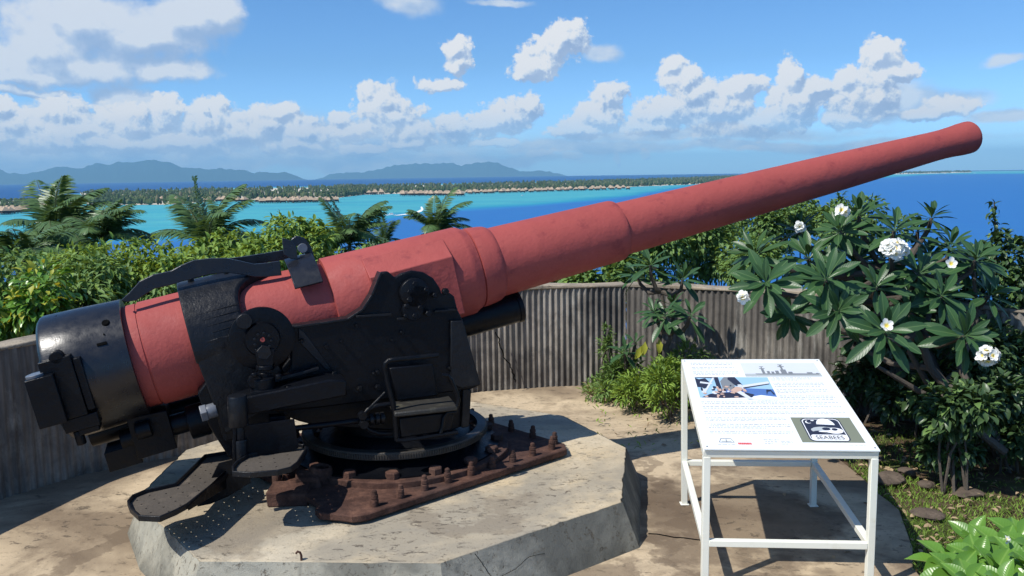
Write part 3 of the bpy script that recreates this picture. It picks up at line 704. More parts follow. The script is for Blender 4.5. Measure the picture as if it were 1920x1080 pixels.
# sight drum on the side
mb=MB(); dc=Vector(G(492,636,.60))
mb.lathe(dc+Vector((0,.10,0)),(0,-1,0),[(0,0),(0,.20),(.05,.212),(.08,.212),(.085,.20),(.085,.118),(.10,.112),(.12,.108),(.12,0)],56,ref=(1,0,0))
dr=mb.build('sight_drum',m_black,gun,bevel=0)
mb=MB(); mb.lathe(dc+Vector((0,-.022,0)),(0,-1,0),[(0,0),(0,.016),(.006,.014),(.006,0)],16,ref=(1,0,0)); mb.build('index_mark',m_red,dr)
mb=MB(); 
for k in range(9):
    a=2*PI*k/9; c_=dc+Vector((.055*math.cos(a),-.025,.055*math.sin(a)-.01)); mb.lathe(c_,(0,-1,0),[(0,.010),(.008,.010),(.010,.006),(.010,0)],6,ref=(1,0,0))
p=Vector(G(458,602,.60)); cylx(mb,p+Vector((0,-.0,0)),(0,1,0),.05,.05); cylx(mb,Vector(G(495,660,.62)),(0,1,0),.05,.05,6)
mb.build('drum_screw',m_blackm,dr)
mb=MB()
plate(mb,[(478,655),(515,655),(510,700),(486,700)],.64,.56)
plate(mb,[(484,690),(512,690),(512,735),(484,735)],.63,.54)
p=Vector(G(497,688,.60)); cylx(mb,p,(0,0,1),.06,.03); cylx(mb,Vector(G(497,705,.60)),(0,0,1),.05,.06)
cylx(mb,Vector(G(492,725,.62)),(0,0,1),.085,.13,16); cylx(mb,Vector(G(478,715,.66)),(0,1,0),.05,.05,8)
for (px,py,r) in [(477,703,.02),(522,706,.02),(475,742,.018),(528,735,.016),(540,728,.016),(513,745,.015)]:
    cylx(mb,Vector(G(px,py,.69)),(0,0,1),r,.03,10)
plate(mb,[(470,735),(530,730),(530,752),(470,760)],.72,.5)
mb.build('drum_pedestal',m_black,gun,bevel=.006)
# lower beam with its column and the two pedals
mb=MB()
plate(mb,[(436,752),(460,745),(620,712),(650,714),(650,742),(560,760),(470,778),(440,780)],.74,.52)
mb.build('side_beam',m_black,gun,bevel=.01)
mb=MB()
cp=Vector(G(446,770,.80)); cylx(mb,cp,(0,0,1),.062,.20,28); cylx(mb,cp+Vector((0,0,-.16)),(0,0,1),.034,.16,20); cylx(mb,cp+Vector((0,0,-.27)),(0,0,1),.046,.16,20)
mb.build('pedal_column',m_blackm,gun)
# perforated plates
def perf(name,px,z,parent,cell=.0125,every=7,thick=.008,hole=1):
    Pp=[GZ(x,y,z) for x,y in px]; X=[p[0] for p in Pp];Y=[p[1] for p in Pp]
    from math import floor
    def inside(x,y):
        c=False;j=len(Pp)-1
        for i in range(len(Pp)):
            if (Y[i]>y)!=(Y[j]>y) and x<(X[j]-X[i])*(y-Y[i])/(Y[j]-Y[i])+X[i]: c=not c
            j=i
        return c
    mbp=MB(); zz=z-S
    # axes along the long side
    e=Vector((Pp[1][0]-Pp[0][0],Pp[1][1]-Pp[0][1],0)).normalized(); f_=Vector((-e.y,e.x,0)); o_=Vector((X[0],Y[0],0))
    us=[(Vector((x,y,0))-o_).dot(e) for x,y in zip(X,Y)]; vs_=[(Vector((x,y,0))-o_).dot(f_) for x,y in zip(X,Y)]
    for i in range(int(min(us)/cell)-1,int(max(us)/cell)+1):
        for j in range(int(min(vs_)/cell)-1,int(max(vs_)/cell)+1):
            row=j//every; ii=i+(every//2 if row%2 else 0)
            if j%every<hole and ii%every<hole: continue
            c_=o_+e*(i+.5)*cell+f_*(j+.5)*cell
            if not inside(c_.x,c_.y): continue
            a=o_+e*i*cell+f_*j*cell
            q=[a,a+e*cell,a+e*cell+f_*cell,a+f_*cell]
            mbp.add([(p.x,p.y,zz) for p in q],[(0,1,2,3)])
    o=mbp.build(name,m_tread,parent,smooth=False); 
    sm=o.modifiers.new('solid','SOLIDIFY'); sm.thickness=thick; sm.offset=-1
    mr=MB(); n_=len(Pp)
    for i in range(n_):
        a=Vector((X[i],Y[i],zz+.006)); b=Vector((X[(i+1)%n_],Y[(i+1)%n_],zz+.006)); d=(b-a).normalized()*.006
        mr.beam(a-d,b+d,.014,.036)
    mr.build('rim',m_blackm,o,bevel=.004)
    return o
perf('foot_pedal',[(262,973),(246,958),(241,945),(250,934),(272,925),(330,912),(385,858),(436,850),(438,885),(420,896),(392,918),(352,950),(330,962),(300,975)],.53,gun)
perf('foot_pedal',[(438,890),(437,880),(445,870),(465,858),(520,846),(560,838),(572,840),(574,847),(558,872),(545,882),(520,888),(470,892)],.70,gun)
mb=MB()
a=Vector(GZ(352,952,.53)); b=Vector(GZ(438,880,.53)); zt=.17
mb.add([a+Vector((0,0,-.02)),b+Vector((0,0,-.10)),b+Vector((0,0,.05)),a+Vector((0,0,.01)),a+Vector((.01,.012,-.02)),b+Vector((.01,.012,-.10)),b+Vector((.01,.012,.05)),a+Vector((.01,.012,.01))],[(0,1,2,3),(7,6,5,4),(0,4,5,1),(1,5,6,2),(2,6,7,3),(3,7,4,0)])
a=Vector(GZ(395,918,.50))
plate(mb,[(440,800),(552,786),(560,840),(535,850),(470,858),(446,872),(438,880)],.80,.786)
plate(mb,[(437,798),(443,798),(441,885),(437,885)],.84,.78)
plate(mb,[(505,782),(535,780),(540,850),(512,850)],.70,.62)
mb.build('pedal_hanger',m_black,gun,bevel=.003)
mb=MB(); plate(mb,[(410,870),(440,862),(470,880),(470,905),(430,930),(395,945),(370,950)],.62,.60); mb.build('lower_strut',m_black,gun)
# training shaft
mb=MB()
p,q=Vector(G(530,806,.66)),Vector(G(722,783,.66)); mb.tube([p,q],.020,14)
sh=mb.build('training_shaft',m_black,gun)
mb=MB(); dx=(q-p).normalized(); mb.lathe(p-dx*.07,dx,[(0,0),(0,.062),(.10,.062),(.105,.045),(.14,.04),(.14,0)],24,ref=(0,0,1)); 
for f_ in (.86,.92,.97): 
    mb.build('shaft_collar',m_blackm,sh); mb=MB(); c_=p.lerp(q,f_); mb.lathe(c_-dx*.012,dx,[(0,0),(0,.042),(.024,.042),(.024,0)],20,ref=(0,0,1))
mb.build('shaft_collar',m_blackm,sh)
# bracket loop
def pipe(px,s,r,seg=10):
    return [Vector(G(x,y,s)) for x,y in px]
mb=MB()
mb.tube(pipe([(742,757),(725,758),(705,761),(690,768),(682,778),(680,788),(683,798),(692,806),(708,812),(735,813)],.70,.0),.016,10)
mb.tube(pipe([(680,778),(722,736)],.74,0),.009,8)
for x,y in ((679,779),(682,795)): cylx(mb,Vector(G(x,y,.73)),(0,1,0),.03,.05,12)
mb.build('bearing_loop',m_black,gun)
# layer's seat
mb=MB()
mb.tube(pipe([(822,666),(780,670),(740,674),(728,676),(722,682),(721,692),(727,720),(736,755),(740,775),(742,800),(744,826)],.78,0),.017,10)
mb.tube(pipe([(828,703),(840,704),(846,712),(857,738),(860,750),(857,762)],.86,0),.014,10)
mb.tube(pipe([(857,762),(855,772),(838,774),(832,782),(830,800),(826,812)],.80,0),.014,10)
mb.tube(pipe([(744,826),(760,826),(858,810)],.80,0),.014,10)
st=mb.build('seat_frame',m_black,gun)
mb=MB()
s0=[G(740,775,.84),G(858,760,.84)]; 
zt=(s0[0][2]+s0[1][2])/2
x0,x1=s0[0][0],s0[1][0]
mb.hexa([(x0,-.84,zt-.035),(x1,-.84,zt-.035),(x1+.02,-.56,zt-.03),(x0+.02,-.56,zt-.03),(x0,-.84,zt),(x1,-.84,zt),(x1+.02,-.56,zt+.005),(x0+.02,-.56,zt+.005)])
mb.build('seat_plate',m_seat,gun,bevel=.01)
mb=MB(); plate(mb,[(748,784),(852,772),(846,808),(752,822)],.79,.76); plate(mb,[(730,690),(812,682),(822,742),(745,752)],.60,.58); mb.build('seat_box',m_black,gun,bevel=.01)
# ---- training ring, pedestal, rusty base
RZ=.57-S
mb=MB()
R=.705
mb.lathe((0.03,-.0,RZ-.055),(0,0,1),[(0,R-.075),(0,R),(.022,R+.004),(.05,R),(.055,R-.006),(.055,R-.07),(.0,R-.075)],120,ref=(1,0,0))
for k in range(240):
    a=2*PI*k/240; c_,s_=math.cos(a),math.sin(a); mb.beam((.03+(R-.004)*c_,(R-.004)*s_,RZ-.03),(.03+(R+.010)*c_,(R+.010)*s_,RZ-.03),.008,.032)
m_ring=paint('worn_ring_iron',(.045,.040,.034),.5,.8,.006,.5,14.,.4,((.10,.085,.06),.7))
tr=mb.build('training_ring',m_ring,gun,ang=30)
mb=MB()
for k in range(22):
    a=2*PI*k/22; c_,s_=math.cos(a),math.sin(a); mb.beam((.03+.40*c_,.40*s_,RZ-.075),(.03+.64*c_,.64*s_,RZ-.055),.035,.03)
mb.build('spoke',m_rust,tr)
mb=MB(); mb.lathe((.03,0,0),(0,0,1),[(.10,0),(.10,.80),(.122,.80),(.13,.72),(.20,.62),(.205,.60),(.26,.56),(.30,.45),(.36,.45),(.36,0)],72,ref=(1,0,0)); mb.build('pedestal',m_black,gun)
# base plate, turned with the plinth
ba=math.radians(22.9); bc,bs_=math.cos(ba),math.sin(ba)
def bl(u_,w_): return (.04+u_*bc-w_*bs_, .0+u_*bs_+w_*bc)
pl=[(-.92,-.94),(.93,-.94),(1.02,-.83),(1.03,.80),(.93,.93),(-.9,.95),(-1.02,.84),(-1.03,-.60),(-1.10,-.62),(-1.12,-.70),(-1.04,-.82),(-1.0,-.90)]
mb=MB(); 
pts=[bl(*p) for p in pl]; mb.prism([(x,y,.02) for x,y in pts],[(x,y,.068) for x,y in pts]); 
pk=[(x*.93,y*.93) for x,y in pts]; mb.prism([(x,y,-.004) for x,y in pk],[(x,y,.024) for x,y in pk]); bp=mb.build('base_plate',m_rust,gun,bevel=.008)
mb=MB(); ringp=[]
for k in range(64):
    a=2*PI*k/64; rr=.86+ .012*math.sin(5*a)
    if -2.35<((a+PI)%(2*PI)-PI)-0<-2.1: rr+=.0
    ringp.append(bl(rr*math.cos(a),rr*math.sin(a)))
mb.prism([(x,y,.06) for x,y in ringp],[(x,y,.112) for x,y in ringp]); mb.build('flange',m_rust,bp,bevel=.006)
def stud(u_,w_,tilt=0,h=.075):
    x,y=bl(u_,w_); m_=MB(); dirn=Vector((tilt,tilt*.5,1)).normalized()
    m_.lathe((x,y,.062),dirn,[(0,.024),(.004,.027),(h*.55,.027),(h*.58,.020),(h*.66,.020),(h*.68,.025),(h*.95,.024),(h*.97,.018),(h+.022,.017),(h+.028,.010),(h+.028,0)],14,ref=(1,0,0))
    return m_.build('stud',m_rust,bp)
for k in range(9): stud(-.80+k*.205,-.86,rnd(-.08,.08),.075+rnd(-.01,.012))
for k in range(7): stud(.955,-.78+k*.25,rnd(-.08,.08))
for k in range(5): stud(-.75+k*.35,.86); 
for k in range(5): stud(-.95,-.2+k*.22)
def hexb(x,y,r=.05,h=.05):
    m_=MB(); m_.lathe((x,y,.110),(0,0,1),[(0,r),(h*.85,r),(h,r*.86),(h,0)],6,ref=(math.cos(x*9),math.sin(x*9),0)); m_.build('hex_bolt',m_rust,bp,ang=20)
for k in range(16):
    a=2*PI*(k+.3)/16; x,y=bl(.78*math.cos(a),.78*math.sin(a)); hexb(x,y)
# broken lug with its pipe, near left corner
mb=MB()
x,y,_=GZ(600,905,.36); mb.lathe((x,y,.05),(.1,0,1),[(0,.085),(.11,.08),(.13,.075),(.13,.055),(.05,.055),(.05,0)],24,ref=(1,0,0))
cx,cy,_=GZ(545,925,.36)
mb.hexa([(cx-.16,cy-.05,.0),(cx+.10,cy-.13,.0),(cx+.18,cy+.06,.0),(cx-.12,cy+.10,.0),(cx-.17,cy-.04,.10),(cx+.09,cy-.10,.07),(cx+.14,cy+.05,.12),(cx-.10,cy+.10,.13)])
mb.hexa([(cx+.02,cy+.04,.04),(cx+.22,cy-.0,.04),(cx+.25,cy+.14,.04),(cx+.04,cy+.18,.04),(cx+.04,cy+.04,.15),(cx+.19,cy+.02,.13),(cx+.22,cy+.13,.16),(cx+.06,cy+.16,.17)])
lg=mb.build('broken_lug',m_rust,bp,bevel=.012)
mb=MB(); x,y,_=GZ(518,895,.40); mb.lathe((x,y,.06),(0,0,1),[(0,.03),(.07,.03),(.10,.018),(.10,0)],12,ref=(1,0,0)); mb.build('lug_stud',m_rust,lg)
#=====SIGN=====
fl=atz(1323,842,.87); fr=atz(1645,845,.87); bl_=np.array([1.256,6.337,1.10]); brr=np.array([2.232,6.28,1.10])
sg=empty('information_table',(float(fl[0]+fr[0])/2,5.6,0)); so_=np.array([(fl[0]+fr[0])/2,5.6,0])
tag(sg,'sloping white information board on a cream square tube frame beside the gun plinth','sign')
sl_=lambda p:tuple(float(a) for a in (np.array(p)-so_))
nrm=np.cross(fr-fl,bl_-fl); nrm/=np.linalg.norm(nrm)
def SP(u_,v_,h=0.): # u across 0..1, v front->back 0..1
    p=(fl*(1-u_)+fr*u_)*(1-v_)+(bl_*(1-u_)+brr*u_)*v_; return sl_(p+nrm*h)
W=.042
feet=[np.array([fl[0]+.01,fl[1]+.02,0]),np.array([fr[0]-.01,fr[1]+.02,0]),np.array([1.278,6.337,0]),np.array([2.226,6.27,0])]
tops=[fl+np.array([.01,.02,-.05]),fr+np.array([-.01,.02,-.05]),bl_+np.array([.01,-.0,-.05]),brr+np.array([-.01,0,-.05])]
for f_,t_ in zip(feet,tops):
    mb=MB(); a=Vector(sl_(f_));b=Vector(sl_(t_)); mb.beam(a,b,W,W,up=(0,1,0)); mb.hexa([a+Vector((sx*.032,sy*.032,z_)) for z_ in (0,.008) for sx,sy in ((-1,-1),(1,-1),(1,1),(-1,1))])
    mb.build('leg',m_white,sg,bevel=.003)
mb=MB(); up2=tuple(nrm)
for i,j in ((0,1),(1,3),(3,2),(2,0)):
    a=Vector(sl_(tops[i]-nrm*.0+np.array([0,0,.022])));b=Vector(sl_(tops[j]+np.array([0,0,.022]))); d=(b-a).normalized()*W/2
    mb.beam(a-d,b+d,W,W+.002*(i+j),up=up2)
mb.build('top_frame',m_white,sg,bevel=.003)
hs=[.285,.285,.325,.325]
for i,j in ((0,1),(1,3),(3,2),(2,0)):
    mb=MB(); a=Vector(sl_(feet[i]*(1-hs[i])+tops[i]*hs[i]));b=Vector(sl_(feet[j]*(1-hs[j])+tops[j]*hs[j])); a.z=sl_((0,0,hs[i]))[2]; b.z=hs[j]; a.z=hs[i]
    d=(b-a).normalized()*(W/2+.0); mb.beam(a+d,b-d,W,W-.003); mb.build('stretcher',m_white,sg,bevel=.003)
mb=MB(); mb.hexa([SP(-.012,-.012,.0),SP(1.012,-.012,.0),SP(1.012,1.01,.0),SP(-.012,1.01,.0),SP(-.012,-.012,.010),SP(1.012,-.012,.010),SP(1.012,1.01,.010),SP(-.012,1.01,.010)])
pn=mb.build('panel',m_panel,sg,bevel=.0015)
# homography: sign pixels to panel (u,v)
def SPX(px,py,h=.012):
    r=ray(px,py); t=((fl-CAM)@nrm)/(r@nrm); P=CAM+r*t+nrm*h; return sl_(P)
def inv(px,py):
    r=ray(px,py); t=((fl-CAM)@nrm)/(r@nrm); P=CAM+r*t; B=np.stack([fr-fl,bl_-fl],1); s_=np.linalg.lstsq(B,P-fl,rcond=None)[0]; return float(s_[0]),float(s_[1])
def quad(mb,c,h,mi=0): mb.add([SP(*x,h) for x in c],[(0,1,2,3)],mi)
def rect(mb,u0,v0,u1,v1,h,mi=0): quad(mb,[(u0,v0),(u1,v0),(u1,v1),(u0,v1)],h,mi)
# body text: rows of word-like strokes, far too small in the photo to read
tx=MB(); rr=random.Random(3)
def para(u0,u1,v0,v1,rows,last=.6):
    for i in range(rows):
        vv=v1-(v1-v0)*(i+.5)/rows; ue=u1 if i<rows-1 else u0+(u1-u0)*last; u_=u0; hh=(v1-v0)/rows*.17
        while u_<ue:
            w=rr.uniform(.008,.03); w=min(w,ue-u_)
            nl=max(1,int(w/.0042))
            for k in range(nl):
                x=u_+k*w/nl; t_=rr.uniform(.7,1.35)
                if rr.random()<.93: rect(tx,x,vv-hh,x+w/nl*.66,vv+hh*t_,.0108)
            u_+=w+.006
cA=inv(1290,684);cB=inv(1385,700)
para(.05,.36,.925,.965,2,.97); para(.05,.36,.865,.905,2,.55); para(.05,.38,.79,.845,3,.7)
para(.585,.87,.72,.765,3,.7); para(.585,.93,.64,.70,3,.9);para(.585,.93,.565,.62,3,.6); para(.585,.95,.49,.545,3,.95)
para(.05,.95,.435,.475,2,.9); para(.05,.95,.385,.425,2,.75); para(.05,.95,.33,.365,2,.92)
para(.05,.56,.255,.30,3,.6); para(.05,.56,.18,.235,3,.7); para(.05,.56,.13,.16,2,.95)
para(.36,.45,.03,.085,3,.5); para(.46,.53,.03,.07,3,.5); para(.08,.19,.022,.036,1,1.); para(.43,.56,.476,.484,1,1.); para(.85,.95,.026,.034,1,1.)
tx.build('printed_text',m_mid,pn,smooth=False)
mb=MB(); 
x=.2
rr2=random.Random(5)
while x<.28:
    w=rr2.uniform(.006,.010); rect(mb,x,.030,x+w,.048,.0108); x+=w+.0015
mb.build('red_logo',m_redink,pn,smooth=False)
mb=MB()
for a,b in (((.09,.05),(.18,.05)),((.09,.05),(.105,.085)),((.18,.05),(.165,.085)),((.105,.085),(.165,.085)),((.135,.05),(.135,.08)),((.105,.06),(.165,.06))):
    du,dv=b[0]-a[0],b[1]-a[1]; w=.0022; 
    if abs(du)>abs(dv): quad(mb,[(a[0],a[1]-w),(b[0],b[1]-w),(b[0],b[1]+w),(a[0],a[1]+w)],.0108)
    else: quad(mb,[(a[0]-w,a[1]),(a[0]+w,a[1]),(b[0]+w,b[1]),(b[0]-w,b[1])],.0108)
mb.build('building_logo',m_mid,pn,smooth=False)
# ship picture
u0,v0=.415,.775; u1,v1=.955,.955
mb=MB(); rect(mb,u0,v0,u1,v1,.0106,0); rect(mb,u0,v0,u1,v0+.035,.0109,1)
def pol(mb,pts,mi,h): mb.add([SP(a,b,h) for a,b in pts],[tuple(range(len(pts)))],mi)
pol(mb,[(.50,.800),(.49,.812),(.72,.815),(.92,.812),(.93,.822),(.95,.812),(.94,.798),(.72,.795)],2,.0113)
for a,b,c_,d in ((.545,.815,.565,.87),(.55,.87,.558,.905),(.58,.815,.60,.845),(.61,.815,.63,.838),(.64,.815,.665,.85),(.68,.815,.72,.865),(.69,.865,.705,.925),(.73,.815,.76,.835),(.86,.815,.90,.828)):
    rect(mb,a,b,c_,d,.0113+a*.0003,2)
for a,b,c_,d in ((.535,.875,.575,.882),(.54,.90,.57,.906),(.675,.90,.72,.908),(.68,.925,.715,.931)): rect(mb,a,b,c_,d,.0117+b*.0003,2)
mb.build('ship_picture',[m_pale,m_grey,m_mid],pn,smooth=False)
# crew and gun picture
mb=MB(); a=(.05,.49); b=(.565,.765)
def q(uu,vv): return (a[0]+(b[0]-a[0])*uu,a[1]+(b[1]-a[1])*vv)
def pq(pts,mi,h): pol(mb,[q(*p) for p in pts],mi,h)
pq([(0,0),(1,0),(1,1),(0,1)],0,.0106); pq([(.3,.0),(1,0),(1,.45),(.6,.5),(.3,.4)],1,.0109)
pq([(0,0),(1,0),(1,.12),(.8,.2),(.62,.1),(0,.08)],3,.0112)
pq([(.02,.1),(.15,.25),(.35,.3),(.6,.32),(.72,.22),(.68,.1),(.3,.06)],2,.0115)
pq([(0,.55),(.12,.5),(.2,.7),(.14,.95),(.05,.9),(.0,.97)],2,.0115); pq([(.05,.72),(.2,.66),(.22,.72),(.06,.8)],4,.0119)
pq([(0,.98),(.30,.94),(.3,1),(0,1)],2,.0116); pq([(.26,.3),(.32,.3),(.32,1),(.26,1)],2,.0118)
pq([(.33,.42),(.5,.45),(.52,1),(.40,1),(.33,.8)],5,.0117); pq([(.44,.9),(.52,.6),(.62,.62),(.55,1),(.46,1)],2,.0119)
pq([(.05,.25),(.08,.25),(.27,.97),(.24,.97)],4,.0121)
pq([(.5,.50),(.56,.60),(.98,.80),(.985,.70),(.56,.5)],4,.0122); pq([(.56,.50),(.98,.70),(.98,.67),(.56,.45)],2,.0124)
rr3=random.Random(9)
for i in range(46):
    cx_,cy_=rr3.uniform(.05,.62),rr3.gauss(.36,.13); cy_=min(max(cy_,.08),.7); w=rr3.uniform(.012,.04); h_=rr3.uniform(.03,.08)
    pts=[(cx_+w*math.cos(t)*rr3.uniform(.6,1.2),cy_+h_*math.sin(t)*rr3.uniform(.6,1.2)) for t in [k*PI/3.5 for k in range(7)]]
    pq(pts,rr3.choice([2,2,4,4,6,6]),.0126+i*.00002)
pq([(.5,.3),(.56,.36),(.68,.02),(.62,.0)],4,.0138); pq([(.42,.38),(.52,.56),(.6,.5),(.56,.34),(.48,.3)],6,.0137)
pq([(.88,.2),(.9,.42),(.96,.42),(.99,.24),(.97,.2),(.95,.36),(.91,.34)],2,.0136)
mb.build('gun_crew_picture',[m_ltblue,m_sky,m_navy,m_whiteink,m_pale,m_mid,m_skin],pn,smooth=False)
# emblem
mb=MB(); a=(.585,.055); b=(.955,.30)
pq([(0,0),(1,0),(1,1),(0,1)],0,.0106)
def rrect(x0,y0,x1,y1,r,mi,h,n_=6):
    P=[]
    for cx_,cy_,st in ((x1-r,y0+r*1.3,-PI/2),(x1-r,y1-r*1.3,0),(x0+r,y1-r*1.3,PI/2),(x0+r,y0+r*1.3,PI)):
        for k in range(n_+1): t=st+PI/2*k/n_; P.append((cx_+r*math.cos(t),cy_+r*1.3*math.sin(t)))
    pq(P,mi,h)
rrect(.14,.03,.80,.97,.10,1,.0110); rrect(.16,.06,.78,.94,.09,2,.0112); rrect(.175,.085,.765,.915,.085,1,.0114)
rrect(.19,.06,.77,.30,.05,2,.0117)
def ell(cx_,cy_,rx,ry,mi,h,t0=0,t1=2*PI,n_=18): pq([(cx_+rx*math.cos(t0+(t1-t0)*k/n_),cy_+ry*math.sin(t0+(t1-t0)*k/n_)) for k in range(n_)],mi,h)
ell(.53,.68,.15,.27,2,.0119,0,PI*1.02); ell(.44,.48,.20,.13,3,.0121); ell(.62,.45,.14,.12,2,.0123); ell(.50,.52,.07,.06,1,.0125); ell(.63,.50,.05,.05,1,.0126); ell(.38,.40,.12,.05,1,.0127); ell(.45,.42,.1,.03,2,.0128)
ell(.26,.80,.05,.06,2,.0121); ell(.275,.81,.04,.05,1,.0123); ell(.34,.86,.03,.02,2,.0124)
em=mb.build('emblem',[m_olive,m_navy,m_whiteink,m_grey],pn,smooth=False)
def textmesh(name,body,size,mat,place,parent):
    cu=bpy.data.curves.new('tmp','FONT'); cu.body=body; cu.size=size; cu.align_x='CENTER'; cu.align_y='CENTER'; cu.offset=.0
    ob=bpy.data.objects.new('tmp',cu); col.objects.link(ob); bpy.context.view_layer.update()
    me=bpy.data.meshes.new_from_object(ob.evaluated_get(bpy.context.evaluated_depsgraph_get())); bpy.data.objects.remove(ob)
    for v_ in me.vertices: v_.co=Vector(place(v_.co.x,v_.co.y))
    me.name=name; me.materials.clear(); return link(name,me,mat,parent)
textmesh('emblem_lettering','SEABEES',.19,m_navy,lambda x,y:SP(*q(.48+x*.66,.175+y*1.05),.0132),em)
tag(em)
mb=MB()
for u_,v_ in ((.01,.01),(.99,.01),(.01,.985),(.99,.985)): 
    mb=MB(); p=Vector(SP(u_,v_,.010)); mb.lathe(p,tuple(nrm),[(0,.006),(.002,.006),(.003,.003),(.003,0)],10,ref=(1,0,0)); mb.build('screw',m_steel,pn)
#=====PLANTS=====
def upn(n): return np.tile(np.array([[0,0,1.]]),(n,1))
def trunk_mb(pts,r0_,r1_,seg=8):
    m_=MB(); k=len(pts); m_.tube(pts,[r0_+(r1_-r0_)*i/(k-1) for i in range(k)],seg); return m_
def bush(name,px,py,depth,hw,hh,n,L,mats,label,cat='shrub',group=None,droop=.5,asp=.42,sp=None,tpl=T_LEAF,lumps=9,base=None):
    c=aty(px,py,depth); x,y,z=c; z0=base if base is not None else terr(x,y)
    e=empty(name,(x,y,z0)); tag(e,label,cat,group); rel=np.array([0,0,z-z0])
    # lobes of the crown
    lc=unit(lumps)*np.array([hw,hw*.8,hh])*rnd(.35,.75,(lumps,1))+rel; lr=rnd(.35,.62,lumps)*min(hw,hh*1.1)
    idx=rng.integers(0,lumps,n); dn=unit(n); rad=lr[idx]*(rnd(.35,1.,n)**.5)
    pos=lc[idx]+dn*rad[:,None]
    # shoots poking out of the top
    ns_=max(6,n//160); 
    P=[pos];Dn=[dn]
    for k in range(ns_):
        i=rng.integers(0,lumps); d=unit(1)[0]; d[2]=abs(d[2])+.5; d/=np.linalg.norm(d); a=lc[i]+d*lr[i]*.8; m_=14
        t=np.linspace(0,1,m_); line=a+d*t[:,None]*rnd(.10,.26)*min(1,hw); side=unit(m_); P.append(line); Dn.append(side*.8+d)
    pos=np.concatenate(P);dn=np.concatenate(Dn);n=len(pos)
    dirs=dn*1.0+unit(n)*.7; dirs[:,2]-=droop
    nr=upn(n)+unit(n)*.45
    Ls=L*rnd(.7,1.3,n); mi=(rnd(0,1,n)<.13).astype(int) if len(mats)>1 else np.zeros(n,int)
    its=[(tpl,pos[mi==k],dirs[mi==k],nr[mi==k],Ls[mi==k],Ls[mi==k]*asp,k) for k in range(len(mats))]
    leaves('foliage',mats,its,e)
    m_=MB()
    for k in range(min(lumps,6)):
        a=Vector((rnd(-.1,.1),rnd(-.1,.1),-.15)); b=Vector(lc[k]); mid=a.lerp(b,.5)+Vector((rnd(-.1,.1),rnd(-.1,.1),.05)); m_.tube([a,mid,b],[.013,.010,.005],6)
    m_.build('stem',m_bark,e); return e
GL='bushes on the slope behind the left wall'
# (px,py,depth,hw,hh,n,leaf,mat)
LB=[(20,580,8.9,.75,.42,1800,.10,[m_lbig,m_yel],'bush of broad yellow green leaves rising behind the far left wall end'),
 (60,542,10.5,.70,.55,1900,.11,[m_lshrub2,m_lshrub],'mid green bush at the left photo edge below the white yacht'),
 (150,557,9.8,.75,.55,2200,.10,[m_lshrub2,m_lshrub],'dense leafy bush right above the black breech casing'),
 (215,534,11,.80,.55,2400,.11,[m_lshrub,m_lshrub2],'tall bright bush below the second palm from the left'),
 (120,520,12.5,.80,.5,1800,.12,[m_lshrub,m_lshrub2],'bush with hanging leaves under the leftmost palm'),
 (310,534,11,.75,.55,2300,.11,[m_lshrub,m_lshrub2],'bright drooping bush behind the rising part of the loading rail'),
 (300,570,10,.6,.35,1200,.10,[m_lshrub2],'low bush seen through the gap under the loading rail'),
 (400,510,12.5,.8,.5,1900,.12,[m_lshrub,m_lshrub2],'light green bush behind the crest of the loading rail'),
 (480,496,12,.7,.42,1700,.11,[m_lshrub,m_lshrub2],'yellowish green bush just left of the rail clamp'),
 (560,470,12.5,.62,.48,1700,.12,[m_lshrub,m_lshrub2],'bright bush standing over the rail clamp'),
 (588,435,13,.30,.32,420,.14,[m_lshrub],'slender leafy shoot standing tallest between the two middle palms'),
 (640,504,13.5,.75,.36,1300,.12,[m_lshrub2,m_lshrub],'bush at the foot of the middle palm behind the red slide'),
 (700,496,15,.7,.35,1000,.12,[m_ldark,m_lshrub2],'dark low bush between the middle palm and the right palm')]
for i,(px,py,dp,hw,hh,n_,L_,mt,lb) in enumerate(LB):
    bush('leafy_bush',px,py,dp,hw,hh,int(n_*1.3),L_*((.95,.85,1.1)[i%3] if i else 1.1),mt,lb,'bush',GL,droop=.75,asp=(.34,.44,.38)[i%3] if i else .5,tpl=T_LEAF,lumps=12)
GR='bushes forming the hedge behind the right wall'
RB=[(1130,529,11.6,.7,.42,1500,.12,[m_lshrub2,m_lshrub],'low bush with long leaves over the wall just right of the recuperator'),
 (1230,484,13,.85,.55,2200,.10,[m_lshrub2,m_lshrub],'mid green bush behind the two small frangipani heads on the wall'),
 (1340,454,14,.95,.65,2800,.09,[m_lshrub2,m_ldark],'dark dense bush under the middle of the thin barrel section'),
 (1410,494,12.2,.60,.42,1600,.09,[m_lshrub2,m_lshrub],'lighter bush above the wall just left of the big frangipani'),
 (1450,419,16,1.0,.55,2800,.09,[m_lshrub2,m_ldark],'broad dark bush below the barrel with small round leaves'),
 (1530,399,17,.9,.42,2300,.09,[m_lshrub2,m_lshrub],'sunlit bush crown against the sea left of the frangipani top'),
 (1330,414,19,1.1,.5,1600,.12,[m_lshrub2],'far bush whose top hides behind the barrel'),
 (1620,424,15,.9,.5,1500,.10,[m_lshrub2,m_ldark],'bush hidden behind the crown of the big frangipani'),
 (1060,505,12.5,.6,.42,1300,.11,[m_lshrub2,m_lshrub],'bush hidden behind the barrel right of the collar'),
 (1180,455,17,.9,.5,1700,.11,[m_lshrub2],'far bush peeping between the barrel and the double frangipani heads')]
for (px,py,dp,hw,hh,n_,L_,mt,lb) in RB:
    bush('hedge_bush',px,py,dp,hw,hh,int(n_*1.5),L_*.92,mt,lb,'bush',GR,droop=.3,asp=.5)
